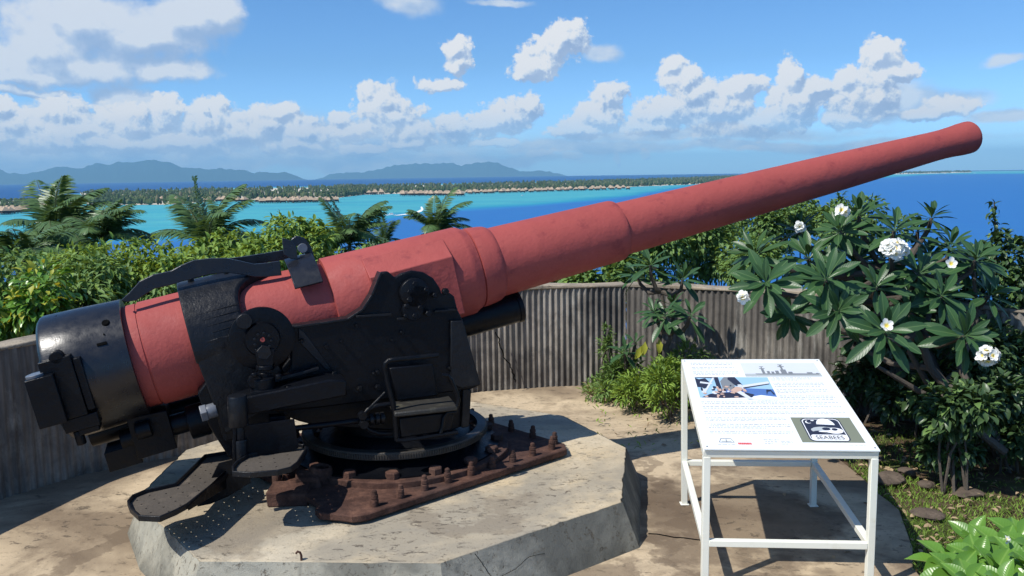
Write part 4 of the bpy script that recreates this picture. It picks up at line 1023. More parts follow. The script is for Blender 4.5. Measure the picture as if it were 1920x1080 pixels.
DK=[(1905,520,8.2,.42,.50,1900,.075,[m_ldark,m_lshrub2],'fine leaved dark shrub filling the right photo edge at mid height',.0),
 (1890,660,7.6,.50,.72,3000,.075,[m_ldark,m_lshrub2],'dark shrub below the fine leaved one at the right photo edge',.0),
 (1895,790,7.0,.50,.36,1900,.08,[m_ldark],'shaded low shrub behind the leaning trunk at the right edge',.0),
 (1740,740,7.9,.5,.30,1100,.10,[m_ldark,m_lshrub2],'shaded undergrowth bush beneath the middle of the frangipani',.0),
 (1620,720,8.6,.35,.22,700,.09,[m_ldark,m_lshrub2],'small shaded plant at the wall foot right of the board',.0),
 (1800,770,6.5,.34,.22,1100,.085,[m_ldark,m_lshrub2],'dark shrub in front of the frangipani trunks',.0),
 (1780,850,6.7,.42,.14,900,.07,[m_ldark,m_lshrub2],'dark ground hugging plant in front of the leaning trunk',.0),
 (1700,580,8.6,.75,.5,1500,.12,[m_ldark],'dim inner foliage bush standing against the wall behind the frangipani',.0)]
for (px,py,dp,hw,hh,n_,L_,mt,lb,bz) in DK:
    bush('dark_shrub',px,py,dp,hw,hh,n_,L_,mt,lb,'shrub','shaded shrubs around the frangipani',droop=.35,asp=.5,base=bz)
# slender vine tip over the right shrub
e=empty('climbing_vine',(float(aty(1868,450,8.2)[0]),8.2,1.2)); tag(e,'thin leafy vine tip standing upright against the sea at far right','vine')
h0=aty(1868,500,8.2);h1=aty(1864,378,8.2); n_=90; t=rnd(0,1,n_); pos=np.outer(1-t,h0)+np.outer(t,h1)+rng.normal(size=(n_,3))*.035*(1.3-t)[:,None]-np.array(e.location)
leaves('foliage',[m_ldark,m_lshrub2],[(T_LEAF,pos[:60],unit(60)+[0,0,-.5],upn(60)+unit(60)*.4,rnd(.05,.09,60),.04,0),(T_LEAF,pos[60:],unit(30)+[0,0,-.5],upn(30)+unit(30)*.4,rnd(.05,.08,30),.035,1)],e)
trunk_mb([Vector(h0-np.array(e.location))-Vector((0,0,.6)),Vector(h0-np.array(e.location)),Vector(h1-np.array(e.location))],.02,.005).build('stem',m_bark,e)
# ---- frangipani
def rosette(pos,n_,L,axis,el0=-.35,el1=1.2):
    """returns arrays for a whorl of leaves"""
    pos=np.array(pos); ax=np.array(axis,float); ax/=np.linalg.norm(ax)
    t1=np.cross(ax,[0.3,.9,.1]); t1/=np.linalg.norm(t1); t2=np.cross(ax,t1)
    P=[];Dr=[];U=[];Ls=[]
    for k in range(n_):
        a=k*2.39996+rnd(-.2,.2); f=k/n_; el=el0+(el1-el0)*f**1.1+rnd(-.22,.22)
        d=(t1*math.cos(a)+t2*math.sin(a))*math.cos(el)+ax*math.sin(el)
        P.append(pos+ax*(.06*f)); Dr.append(d); U.append(ax+d*0.001+unit(1)[0]*.12); Ls.append(L*(1-.45*f**2)*rnd(.85,1.12))
    return np.array(P),np.array(Dr),np.array(U),np.array(Ls)
def flower_head(o_,c,R_,nf,name='flower_cluster',parent=None,fs=.034):
    P=[];Dr=[];U=[]
    for k in range(nf):
        if nf==1: d=np.array([-.1,-.9,.35])
        else:
            d=unit(1)[0]; d[1]-=.35; d[2]+=.25
        d/=np.linalg.norm(d); cc=np.array(c)+d*R_*rnd(.55,1.25)*np.array([1.1,1,.8])-o_
        t1=np.cross(d,[.2,.1,.97]); t1/=np.linalg.norm(t1); t2=np.cross(d,t1); a0=rnd(0,6)
        for q_ in range(5):
            a=a0+q_*2*PI/5; P.append(cc); Dr.append(t1*math.cos(a)+t2*math.sin(a)+d*.25); U.append(d)
    P,Dr,U=map(np.array,(P,Dr,U)); n=len(P)
    return leaves(name,m_petal,[(T_PETAL,P,Dr,U,fs*rnd(.85,1.15,n),fs*.80,0)],parent)
def plumeria(name,base,heads,label,branchpts,flowers,group=None,cat='plant',r0_=.06,nl=20,L=.30,W_=.26):
    o_=np.array(base,float); e=empty(name,tuple(o_)); tag(e,label,cat,group)
    I=[]
    P=[];Dd=[];U=[];Ls=[]
    for (px,py,dp,LL,axx) in heads:
        c=aty(px,py,dp); a,b,c_,d=rosette(c-o_,nl+int(rnd(-2,3)),LL*.88,axx); P.append(a);Dd.append(b);U.append(c_);Ls.append(d)
    P,Dd,U,Ls=map(np.concatenate,(P,Dd,U,Ls)); leaves('foliage',[m_lplum],[(T_PLUM,P,Dd,U,Ls,Ls*W_,0)],e)
    m_=MB(); bps=[np.array(b) for b in branchpts]
    for i,b in enumerate(bps[1:],1):
        pass
    m_.tube([Vector(b-o_) for b in bps],[r0_*(1-.6*i/(len(bps)-1)) for i in range(len(bps))],10)
    for (px,py,dp,LL,axx) in heads:
        c=aty(px,py,dp); j=min(range(1,len(bps)),key=lambda k:np.linalg.norm(bps[k]-c)+(0 if bps[k][2]<c[2] else .5)); s_=bps[j]; mid=(s_+c)/2+np.array([0,0,-.10]); ax=np.array(axx)/np.linalg.norm(axx)
        m_.tube([Vector(s_-o_),Vector(mid-o_),Vector(c-ax*.08-o_),Vector(c+ax*.03-o_)],[.032,.026,.020,.016],8)
    m_.build('trunk',m_bark,e)
    for (px,py,dp,R_,nf) in flowers: 
        c=aty(px,py,dp); flower_head(o_,c,R_,nf,'flower_cluster' if nf>1 else 'flower',e,.052 if nf<5 else .045)
    return e
base=atz(1878,850,0)
hd=[(1611,412,7.6,.36,(-.1,-.2,1)),(1577,440,7.4,.32,(-.5,-.4,.8)),(1675,440,7.3,.36,(0,-.4,1)),(1437,536,6.9,.36,(-.3,-.75,.65)),(1421,482,7.3,.34,(-.6,-.2,.8)),(1517,492,7.4,.36,(-.2,-.4,.9)),
 (1547,530,6.8,.36,(-.1,-.7,.7)),(1745,415,7.8,.28,(.2,-.1,1)),(1720,440,8.0,.3,(0,0,1)),(1826,495,7.3,.36,(.1,-.4,.9)),(1570,585,6.7,.34,(-.2,-.85,.3)),(1655,625,6.4,.36,(0,-.75,.5)),(1803,632,6.7,.34,(.1,-.8,.4)),
 (1640,545,7.0,.34,(0,-.6,.8)),(1720,520,7.3,.34,(.1,-.6,.8)),(1760,560,7.1,.34,(.2,-.6,.7)),(1700,590,7.2,.32,(0,-.7,.5)),(1500,440,7.9,.30,(-.3,-.1,1)),(1600,500,7.6,.34,(0,-.5,.9)),(1850,560,7.4,.32,(.3,-.5,.8)),(1780,470,7.6,.32,(.1,-.3,.9)),(1480,590,7.1,.30,(-.3,-.8,.3)),(1655,490,7.6,.34,(.0,-.5,.8))]
for k in range(18):
    hd.append((rnd(1500,1860),rnd(470,640),rnd(7.7,8.4),.30,(rnd(-.3,.3),-.4,.8)))
plumeria('frangipani_tree',base,hd,'large frangipani with dark glossy leaf whorls and white blossoms at right',
 [base-np.array([0,0,.05]),aty(1850,790,6.95),aty(1805,745,7.1),aty(1770,720,7.2),aty(1745,690,7.2),aty(1720,620,7.3),aty(1690,560,7.4),aty(1670,510,7.5)],
 [(1675,468,6.95,.075,46),(1850,668,6.35,.055,26),(1662,611,6.25,.0,1),(1580,395,7.25,.02,4),(1393,557,6.6,.012,4),(1783,495,7.0,.0,1),(1500,425,7.6,.012,3)],cat='tree',r0_=.055,W_=.27)
# low second branches of that tree
t_=bpy.data.objects['frangipani_tree']; o_=np.array(t_.location); mb=MB()
for pts in ([(1885,848,6.75),(1770,760,6.9),(1700,720,7.0),(1642,685,6.9)],[(1870,840,6.8),(1740,720,7.3),(1705,660,7.3),(1720,600,7.2)],[(1880,845,6.8),(1800,690,7.2),(1830,600,7.4),(1826,510,7.4)]):
    mb.tube([Vector(aty(*p)-o_) for p in pts],[.034,.028,.022,.014],9)
mb.build('low_branch',m_bark,t_)
W1=(1238,720)
b1=np.array([*atz(1240,735,0)[:2],0.])
plumeria('frangipani_shrub',b1,[(1220,503,9.3,.36,(-.1,-.2,1)),(1279,530,9.2,.34,(.1,-.2,1)),(1195,520,9.5,.28,(-.4,0,.9))],'tall thin frangipani whose two leaf heads top the wall',[b1,aty(1235,640,9.3),aty(1245,580,9.35),aty(1240,545,9.35)],[],'small frangipani plants at the foot of the wall','shrub',.04,14)
b2=np.array([*atz(1262,745,0)[:2],0.])
plumeria('frangipani_shrub',b2,[(1248,600,8.9,.34,(-.2,-.4,.9)),(1292,598,8.8,.32,(.2,-.4,.9)),(1262,580,9.1,.28,(0,0,1)),(1228,590,9.0,.26,(-.3,-.2,.9))],'short bushy frangipani with double leaf head in front of the wall',[b2,aty(1255,690,8.9),aty(1250,650,8.9),aty(1262,620,8.95)],[],'small frangipani plants at the foot of the wall','shrub',.045,14)
b3=np.array([*atz(1180,735,0)[:2],0.])
plumeria('frangipani_shrub',b3,[(1172,665,9.2,.26,(-.1,-.3,1)),(1190,650,9.3,.22,(.2,-.1,1))],'knee high frangipani seedling left of the others among weeds',[b3,aty(1176,700,9.25),aty(1175,680,9.25)],[],'small frangipani plants at the foot of the wall','shrub',.02,11)
# yellow leaves hanging on the middle one, weeds
mb_pos=np.array([aty(1210,640,8.8),aty(1236,635,8.8),aty(1204,648,8.8),aty(1275,700,8.6)])-b2
for p_,d_ in zip(mb_pos,[[-.2,-.2,-1],[0,-.2,-1],[-.4,-.1,-.8],[0,-.1,-1.]]): leaves('old_leaf',m_yel,[(T_LEAF,p_[None],np.array([d_],float),np.array([[0,-1.,.2]]),.16,.07,0)],bpy.data.objects['frangipani_shrub.001'])
for (px,py,dp,hw,hh,n_,L_,mt,lb) in [(1140,715,9.3,.32,.22,900,.07,[m_lshrub2,m_grass],'feathery weed clump nearest the bare corrugated wall'),
   (1195,725,9.0,.34,.26,1300,.07,[m_grass,m_lshrub2],'tallest feathery weed clump below the short frangipani'),
   (1255,725,8.6,.34,.24,1100,.08,[m_grass,m_lshrub2],'weed clump touching the back left corner of the board'),
   (1300,690,9.0,.3,.25,800,.07,[m_lshrub2],'weed clump hidden behind the board top'),
   (1170,690,9.4,.22,.25,500,.08,[m_lshrub2],'upright weed against the wall under the seedling'),
   (1140,650,9.6,.10,.30,240,.06,[m_lshrub2],'thin climbing weed on the corrugations left of the frangipani')]:
    bush('weed_clump',px,py,dp,hw,hh,n_,L_,mt,lb,'weed','weeds along the foot of the wall',droop=-.25,asp=.22,base=0.)
# broad leaved plant in the lower right corner
o_=np.array([2.72,4.55,0.]); e=empty('broad_leaved_plant',tuple(o_)); tag(e,'bright green plant with big wavy glossy leaves in the lower right corner','plant')
P=[];Dd=[];U=[];Ls=[];mb=MB()
for (px,py,y) in [(1790,1052,4.35),(1835,1025,4.5),(1875,1010,4.6),(1905,985,4.75),(1860,1050,4.3),(1915,1040,4.35),(1810,1075,4.15),(1885,1075,4.1),(1930,1010,4.5),(1825,990,4.9),(1770,1030,4.6),(1950,1060,4.2)]:
    c=aty(px,py+34,y)-o_; a,b,c_,d=rosette(c,9,.21,(rnd(-.3,.3),-.35+rnd(-.2,.2),1),-.1,1.0); P.append(a);Dd.append(b);U.append(c_);Ls.append(d)
    mb.tube([Vector((0,0,0)),Vector(c)*.55+Vector((0,0,-.04)),Vector(c)],[.014,.011,.007],7)
P,Dd,U,Ls=map(np.concatenate,(P,Dd,U,Ls)); leaves('foliage',[m_lbig],[(T_BROAD,P,Dd,U,Ls,Ls*.60,0)],e); mb.build('stem',m_wood,e)
flower_head(o_,aty(1884,1012,4.4),.015,5,'flower_cluster',e,.016)
# ---- coconut palms
def palm(px,py,depth,scale,seed,label,wind=.35,nf=22,trunkh=None):
    R_=np.random.default_rng(seed); c=aty(px,py,depth); z0=terr(c[0],c[1]); e=empty('coconut_palm',(c[0],c[1],z0)); tag(e,label,'palm tree','coconut palms on the slope'); o_=np.array([c[0],c[1],z0])
    P=[];Dd=[];U=[];Ls=[];Ws=[]; mr=MB(); ctr=c-o_
    for k in range(nf):
        a=k*2.39996+R_.uniform(-.25,.25); el=R_.uniform(.0,1.35) if k>4 else R_.uniform(1.0,1.5); L=scale*R_.uniform(.8,1.1)
        h=np.array([math.cos(a),math.sin(a),0]); p=ctr.copy(); d=h*math.cos(el)+np.array([0,0,1])*math.sin(el); pts=[p.copy()]; m_=30; tw=R_.uniform(-.4,.4)
        for i in range(m_):
            d=d+np.array([wind*.035,0,-.052-.02*(1-math.sin(el))]); d/=np.linalg.norm(d); p=p+d*L/m_; pts.append(p.copy())
            if i<2: continue
            s_=np.cross(d,[0,0,1]); ns2=np.linalg.norm(s_); s_=s_/ns2 if ns2>1e-3 else np.array([1,0,0]); w_=np.cross(s_,d)
            f=i/m_; ll=L*.34*(math.sin(PI*min(1,.18+f*.80)))**.7
            for sgn in (1,-1):
                for sub in (0,.5):
                    dv=s_*sgn*.85+d*.75+np.array([wind*.3,0,-.55])+R_.normal(size=3)*.07+w_*.12
                    P.append(p-d*L/m_*sub);Dd.append(dv);U.append(w_+R_.normal(size=3)*.1);Ls.append(ll*R_.uniform(.85,1.1));Ws.append(.085*scale/2.8)
        mr.tube([Vector(x) for x in pts[::3]],[.03*scale/3*(1-.8*i/10)+.004 for i in range(len(pts[::3]))],5)
    P,Dd,U,Ls,Ws=map(np.array,(P,Dd,U,Ls,Ws))
    leaves('foliage',m_palm,[(T_LITE,P,Dd,U,Ls,Ws,0)],e); mr.build('frond_rib',m_wood,e)
    trunk_mb([Vector((rnd(-.5,.5),0,-.3)),Vector((.1,0,ctr[2]*.5)),Vector(ctr)],.16,.10,9).build('trunk',m_bark,e)
palm(112,452,40,3.3,3,'windblown coconut palm furthest left with full dark crown',.5,26)
palm(195,455,36,2.5,8,'pale smaller coconut palm just right of the leftmost one',.6,18)
palm(42,490,30,2.2,14,'drooping coconut palm cut by the left photo edge below the big crown',.0,14)
palm(393,462,40,3.3,5,'coconut palm with upright spear frond left of the loading rail end',.45,22)
palm(655,460,45,3.1,21,'coconut palm rising behind the red slide near the speedboat',.25,20)
palm(818,438,50,2.7,33,'coconut palm just over the barrel reinforce right of the speedboat',.2,18)
palm(722,452,50,1.7,41,'small coconut palm with frond arching left of the right palm',.2,10)
#=====GROUND COVER=====
def inpoly(x,y,poly):
    c=False;j=len(poly)-1
    for i in range(len(poly)):
        if (poly[i][1]>y)!=(poly[j][1]>y) and x<(poly[j][0]-poly[i][0])*(y-poly[i][1])/(poly[j][1]-poly[i][1])+poly[i][0]: c=not c
        j=i
    return c
# grass patches on the right
P=[]
k=0
while len(P)<30000 and k<500000:
    k+=1; x=rnd(2.2,6.2); y=rnd(3.6,8.2)
    if inpoly(x,y,floor_pts): continue
    f=math.sin(x*2.3+1)+math.sin(y*2.9-x*.8)+math.sin(x*5.1+y*3.7)*.6+math.sin(y*9+x*7)*.35
    dens=.95 if f>-.35 else .12
    if y>7.2: dens*=.35
    if rnd(0,1)<dens: P.append((x,y,-.02))
P=np.array(P); n_=len(P); dv=unit(n_)*.8; dv[:,2]=rnd(.5,1.2,n_)
g=leaves('grass',[m_grass],[(T_LITE,P,dv,unit(n_),rnd(.025,.06,n_),.007,0)]); tag(g,kind='stuff',label='short patchy green grass on the soil right of the paving')
# leaf litter and stones chips
P=[]
while len(P)<1500:
    x=rnd(.7,6.0); y=rnd(4,9.9)
    if inpoly(x,y,floor_pts) and rnd(0,1)>.012: continue
    P.append((x,y,.008))
P=np.array(P); n_=len(P); g=leaves('leaf_litter',[m_litter],[(T_LEAF,P,unit(n_)*[1,1,.15],upn(n_)+unit(n_)*.4,rnd(.03,.09,n_),rnd(.015,.04,n_),0)]); tag(g,kind='stuff',label='dead brown leaves scattered on the soil')
# creeping ground cover at the wall foot
P=[]
while len(P)<5200:
    x=rnd(.75,3.2); y=rnd(7.4,9.95)
    if inpoly(x,y,floor_pts) and rnd(0,1)>.03: continue
    P.append((x,y,rnd(0,.05)+.09*max(0,math.sin(x*5+y*4))*rnd(0,1)))
P=np.array(P); n_=len(P); dv=unit(n_)*.8; dv[:,2]=rnd(.2,1.,n_)
g=leaves('ground_cover',[m_grass,m_litter],[(T_LEAF,P[:3900],dv[:3900],upn(3900)+unit(3900)*.5,rnd(.03,.07,3900),.014,0),(T_LEAF,P[3900:],dv[3900:],upn(n_-3900)+unit(n_-3900)*.5,rnd(.03,.07,n_-3900),.02,1)]); tag(g,kind='stuff',label='creeping weeds and dry stalks along the wall foot')
m_rock=concrete('brown_basalt',(.11,.085,.065),(.05,.04,.033),(.16,.125,.095),3.,True)
def rock(px,py,r,label,sq=.5,seed=1):
    c=atz(px,py,0); bm=bmesh.new(); bmesh.ops.create_icosphere(bm,subdivisions=3,radius=r); R_=np.random.default_rng(seed); d=R_.normal(size=(7,3)); d/=np.linalg.norm(d,axis=1,keepdims=True); cut=R_.uniform(.55,.9,7)*r
    for v_ in bm.verts:
        for q_,ct in zip(d,cut):
            t=v_.co.dot(Vector(q_))+R_.normal()*r*.03; 
            if t>ct: v_.co-=Vector(q_)*(t-ct)*.9
        v_.co.z*=sq
    me=bpy.data.meshes.new('rock'); bm.to_mesh(me); bm.free(); o=link('rock',me,m_rock,None,(c[0],c[1],r*sq*.35)); tag(o,label,'rock','stones beside the paving'); return o
rock(1668,903,.12,'largest broken brown stone touching the paving edge right of the board',.5,2)
rock(1700,888,.08,'brown stone just behind the largest one',.45,3)
rock(1738,912,.07,'squarish stone furthest right of the three by the paving edge',.5,4)
rock(1738,966,.12,'flat dark stone half buried in the turf nearest the camera',.2,5)
rock(1812,925,.13,'wide flat brown stone in the middle of the turf',.15,7)
rock(1640,862,.07,'small stone under the right rear edge of the board',.45,9)
rock(1868,842,.14,'pale stone at the foot of the leaning frangipani trunk',.5,11)
# rusty iron eye on the near edge of the plinth
c=atz(563,1055,S); e=MB(); e.tube([Vector((0,0,-.02)),Vector((0,0,.03)),Vector((-.006,0,.048)),Vector((-.02,0,.054)),Vector((-.03,0,.042))],.007,8); o=e.build('anchor_hook',m_rust,None,loc=(c[0],c[1]+.03,S)); tag(o,'small rusty bent iron hook on the near edge of the plinth','hook')
#=====FAR=====
# sea: curved sheet with a lagoon colour attribute
near=[(-400,480),(0,462),(120,455),(300,448),(480,442),(600,432),(720,412),(850,393),(1000,384),(1180,368),(1260,354),(1330,345),(1500,338),(1640,335),(1700,330),(1760,326.5),(1920,325.5),(2300,322)]
far_=[(-400,384),(0,378),(100,371),(170,361),(400,353),(700,347),(980,342),(1180,337.5),(1330,331.5),(1440,327),(1690,323.2),(1820,321.2),(1920,320.0),(2300,314)]
def prep(L):
    A=[];B=[]
    for x,y in L:
        p=sea(x,y)
        A.append(math.atan2(p[0],p[1])); B.append(math.hypot(p[0],p[1]))
    return np.array(A),np.array(B)
def pxh(x): return 338.3-28*x/1920+0.0
nA,nB=prep(near); fA,fB=prep([(x,max(y,347.2-28*x/1920-.0)) for x,y in far_])
print('near',nB.round(0)); print('far',fB.round(0))
rads=np.concatenate([np.geomspace(120,900,14),np.geomspace(960,15000,170),np.geomspace(15500,40000,26)]); NA=360
vs=[];sh=[]
for r in rads:
    for k in range(NA):
        a=2*PI*k/NA; x=r*math.sin(a); y=r*math.cos(a); aa=(a+PI)%(2*PI)-PI
        vs.append((x,y,-60-r*r/(2*RE)))
        if abs(aa)>.8: aa=math.copysign(.8,aa)
        d1=np.interp(aa,nA,nB); d2=np.interp(aa,fA,fB)
        w1=(math.log(r)-math.log(d1))/.10; w2=(math.log(d2)-math.log(r))/.04
        s1=1/(1+math.exp(-max(-30,min(30,w1*2.2)))); s2=1/(1+math.exp(-max(-30,min(30,w2*4))))
        mid=math.exp(-((math.log(r)-math.log(d2*.96))/.18)**2) if r<d2 else 0
        sh.append((s1*s2, mid*s1, 1-s2))
nr_=len(rads); fs=[]
for i in range(nr_-1):
    for k in range(NA): fs.append((i*NA+k,(i+1)*NA+k,(i+1)*NA+(k+1)%NA,i*NA+(k+1)%NA))
me=bpy.data.meshes.new('sea'); me.from_pydata(vs,[],fs)
ca=me.color_attributes.new('lagoon','FLOAT_COLOR','POINT'); ca.data.foreach_set('color',np.array([(a,b,c_,1) for a,b,c_ in sh],np.float32).ravel())
for p in me.polygons: p.use_smooth=True
m_sea,nt=newmat('lagoon_water'); o_c=objco(nt)
at=N(nt,'ShaderNodeAttribute',attribute_name='lagoon'); sp_=N(nt,'ShaderNodeSeparateColor',{0:at.outputs['Color']})
vs_=vmath(nt,'MULTIPLY',o_c,(.0016,.0042,0.)); nA_=noise(nt,vs_,1.,7,.6,.5); nB_=noise(nt,vmath(nt,'MULTIPLY',o_c,(.02,.07,0.)),1.,5,.6)
f=math_(nt,'ADD',sp_.outputs[0],math_(nt,'MULTIPLY',math_(nt,'SUBTRACT',nA_,.5),.9)); 
f=math_(nt,'MULTIPLY',f,ramp(nt,sp_.outputs[0],[(0.,0.),(.25,1.)]))
cS=ramp(nt,f,[(0.08,(.030,.145,.385)),(.30,(.030,.185,.42)),(.50,(.025,.24,.38)),(.75,(.035,.30,.38)),(1.,(.07,.36,.39))])
cS=mix(nt,math_(nt,'MULTIPLY',sp_.outputs[1],.45),cS,(.19,.50,.47))
cS=mix(nt,math_(nt,'MULTIPLY',sp_.outputs[2],.97),cS,(.018,.075,.22))
cS=mix(nt,ramp(nt,nB_,[(.4,0.),(.75,.36)]),cS,(.035,.20,.40))
reef=noise(nt,vmath(nt,'MULTIPLY',o_c,(.0045,.013,0.)),1.,8,.65,.8)
cS=mix(nt,math_(nt,'MULTIPLY',ramp(nt,reef,[(.54,0.),(.64,.55)]),sp_.outputs[0]),cS,(.04,.20,.34))
cS=mix(nt,math_(nt,'MULTIPLY',ramp(nt,reef,[(.32,.5),(.42,0.)]),sp_.outputs[0]),cS,(.16,.46,.44))
wv=noise(nt,vmath(nt,'MULTIPLY',o_c,(.12,.35,0.)),1.,4,.6)
out(nt,principled(nt,cS,.75,.10,0,bump(nt,wv,.35,1.5)))
o=link('sea',me,m_sea); tag(o,kind='structure',label='turquoise and deep blue lagoon reaching the open ocean')
# far mountains
def ridge(name,px,dist,base,label,seed):
    R_=np.random.default_rng(seed); 
    P=[aty(x,y,dist) for x,y in px]; xs=[p[0] for p in P]; zs=[p[2] for p in P]
    X=np.linspace(xs[0],xs[-1],160); Zt=np.interp(X,xs,zs); zb=-60-dist**2/2/RE-20
    jit=np.convolve(R_.normal(size=160),[.25,.5,.25],'same')*38; taper=np.clip((Zt-zb)/300,0,1)
    Zt=Zt+jit*taper; rows=[(-1500,0.),(-1000,.35),(-500,.72),(-150,.95),(0,1.),(500,.7),(1500,.2),(2200,0)]
    vs=[]
    for r_,(dy,h) in enumerate(rows):
        for i,x in enumerate(X):
            w=1-(.16*abs(math.sin(i*.4+r_))+.10*abs(math.sin(i*1.1+r_*2))) if 0<h<1 and dy<0 else 1
            vs.append((x*(dist+dy)/dist,dist+dy*taper[i],zb+(Zt[i]-zb)*h*w))
    m_=160; fs=[(a*m_+i,a*m_+i+1,(a+1)*m_+i+1,(a+1)*m_+i) for a in range(len(rows)-1) for i in range(m_-1)]
    mb=MB(); mb.add(vs,fs); o=mb.build(name,m_isle,ang=180); tag(o,label,kind='structure'); return o
ridge('distant_island',[(-160,345),(-60,322),(0,319),(20,325),(60,325),(105,313),(150,316),(180,307),(230,305),(255,301),(290,301),(320,306),(345,315),(375,316),(420,319),(460,320),(500,324),(535,323),(555,329),(580,341)],30000,0,'blue hazy mountainous island on the left horizon',4)
ridge('distant_island',[(575,342),(625,326),(700,320),(740,309),(800,306),(850,306),(865,312),(890,306),(925,304),(950,312),(975,320),(990,322),(1020,320),(1045,325),(1090,337)],36000,0,'paler mountainous island right of the first on the horizon',9)
# motus: sand banks, forest, overwater bungalows
def motu(name,fronts,backs,label):
    A=[sea(*p) for p in fronts]; B=[sea(*p) for p in backs]; n_=len(A); mb=MB()
    vs=[tuple(p+np.array([0,0,-2.])) for p in A]+[tuple(p+np.array([0,0,1.6])+ (b-p)*.06) for p,b in zip(A,B)]+[tuple(p+np.array([0,0,1.6])) for p in B]+[tuple(p+np.array([0,0,-2])+ (p-a)*.05) for p,a in zip(B,A)]
    fs=[(r*n_+i,r*n_+i+1,(r+1)*n_+i+1,(r+1)*n_+i) for r in range(3) for i in range(n_-1)]
    mb.add(vs,fs); o=mb.build(name,m_sand,ang=180); tag(o,label,kind='structure'); return A,B
def forest(name,fronts,backs,n_,hgt,label,palms=60,seed=3,fr=.12):
    R_=np.random.default_rng(seed); A=[sea(*p) for p in fronts]; B=[sea(*p) for p in backs]; cum=np.cumsum([0]+[np.linalg.norm(b-a) for a,b in zip(A[:-1],A[1:])])
    ico=bmesh.new(); bmesh.ops.create_icosphere(ico,subdivisions=1,radius=1); iv=np.array([v_.co[:] for v_ in ico.verts]); ifc=np.array([[v_.index for v_ in f.verts] for f in ico.faces]); ico.free()
    V=[];Fc=[];b0=0
    for k in range(n_):
        t=R_.uniform(0,cum[-1]); i=max(0,min(len(A)-2,np.searchsorted(cum,t)-1)); f=(t-cum[i])/(cum[i+1]-cum[i]); p=A[i]*(1-f)+A[i+1]*f; q_=B[i]*(1-f)+B[i+1]*f
        g_=fr+(1-fr)*R_.uniform(0,1)**1.5; c=p*(1-g_)+q_*g_; edge=min(1,3*min(f if i==0 else 1,(1-f) if i==len(A)-2 else 1)+.45)
        w=R_.uniform(3.5,8)*edge; h=hgt*R_.uniform(.45,1.0)*edge
        P=iv*(1+R_.uniform(-.28,.28,(len(iv),1)))*np.array([w,w,h*.55])+c+np.array([0,0,h*.5+1]); V.append(P); Fc.append(ifc+b0); b0+=len(iv)
    V=np.concatenate(V);Fc=np.concatenate(Fc); me=bpy.data.meshes.new(name)
    vv=V.tolist(); ff=Fc.tolist()
    for k in range(palms):
        t=R_.uniform(0,cum[-1]); i=max(0,min(len(A)-2,np.searchsorted(cum,t)-1)); f=(t-cum[i])/(cum[i+1]-cum[i]); c=(A[i]*(1-f)+A[i+1]*f)*.75+(B[i]*(1-f)+B[i+1]*f)*.25; hh=hgt*R_.uniform(1.0,1.45); top=c+np.array([R_.uniform(-2,2),0,hh])
        b_=len(vv); vv+=[(c+[-.35,0,0]).tolist(),(c+[.35,0,0]).tolist(),(top+[.3,0,0]).tolist(),(top+[-.3,0,0]).tolist()]; ff.append([b_,b_+1,b_+2,b_+3])
        for m_ in range(9):
            a=m_*.7+R_.uniform(0,.3); d=np.array([math.cos(a),math.sin(a),0]); s_=np.array([-d[1],d[0],0])*.9; b_=len(vv); mid=top+d*2.6+[0,0,1.0]; tip=top+d*5+[0,0,-1.2]
            vv+=[top.tolist(),(mid+s_).tolist(),(mid-s_+[0,0,-.5]).tolist(),tip.tolist()]; ff+=[[b_,b_+1,b_+2],[b_+1,b_+3,b_+2]]
    me.from_pydata(vv,[],ff); o=link(name,me,m_motu); tag(o,label,kind='stuff'); return o
fr1=[(165,385),(230,386),(300,386),(345,384),(400,379),(470,377),(540,375),(620,374),(680,366),(760,364),(860,362),(980,360),(1080,356),(1180,351),(1260,348),(1330,345),(1380,341),(1440,338)]
bk1=[(150,362),(230,361),(300,359),(345,358),(400,356),(470,355),(540,353),(620,352),(680,350),(760,348),(860,347),(980,344),(1080,342),(1180,339),(1260,336.5),(1330,333.5),(1380,331),(1440,329)]
motu('sand_islet',fr1,bk1,'long low sand islet carrying the resort forest')
forest('islet_forest',fr1,bk1,6500,20,'long band of trees and palms on the resort islet',280,3,.03)
fr0=[(-60,398),(0,396),(60,390),(100,384),(165,379)]; bk0=[(-60,380),(0,378),(60,375),(100,372),(165,369)]
motu('near_islet',fr0,bk0,'small dark islet spit at the left edge of the lagoon'); forest('spit_trees',fr0,bk0,420,12,'low trees on the left islet spit',10,5)
fr2=[(1660,327.5),(1700,326.5),(1760,325),(1800,324),(1822,323.3)]; bk2=[(1660,325),(1700,324.3),(1760,323),(1800,322.3),(1822,322)]
motu('far_islet',fr2,bk2,'tiny far islet at the right end under the muzzle'); forest('far_islet_trees',fr2,bk2,260,28,'trees on the tiny far islet',0,6)
def hut():
    m_=MB(); m_.box(-4,4,-4,4,2,5.2,1); m_.box(-5.5,6.5,-5,5,1.6,2.0,1)
    for sx in (-4,0,4):
        for sy in (-4,4): m_.box(sx-.25,sx+.25,sy-.25,sy+.25,-2.5,1.6,1)
    m_.add([(-5.8,-5.4,4.6),(5.8,-5.4,4.6),(5.8,5.4,4.6),(-5.8,5.4,4.6),(-1.6,0,9.6),(1.6,0,9.6)],[(0,1,5,4),(1,2,5),(2,3,4,5),(3,0,4),(3,2,1,0)],0)
    return m_
h_me=None
ORD=['first','second','third','fourth','fifth','sixth','seventh','eighth','ninth']
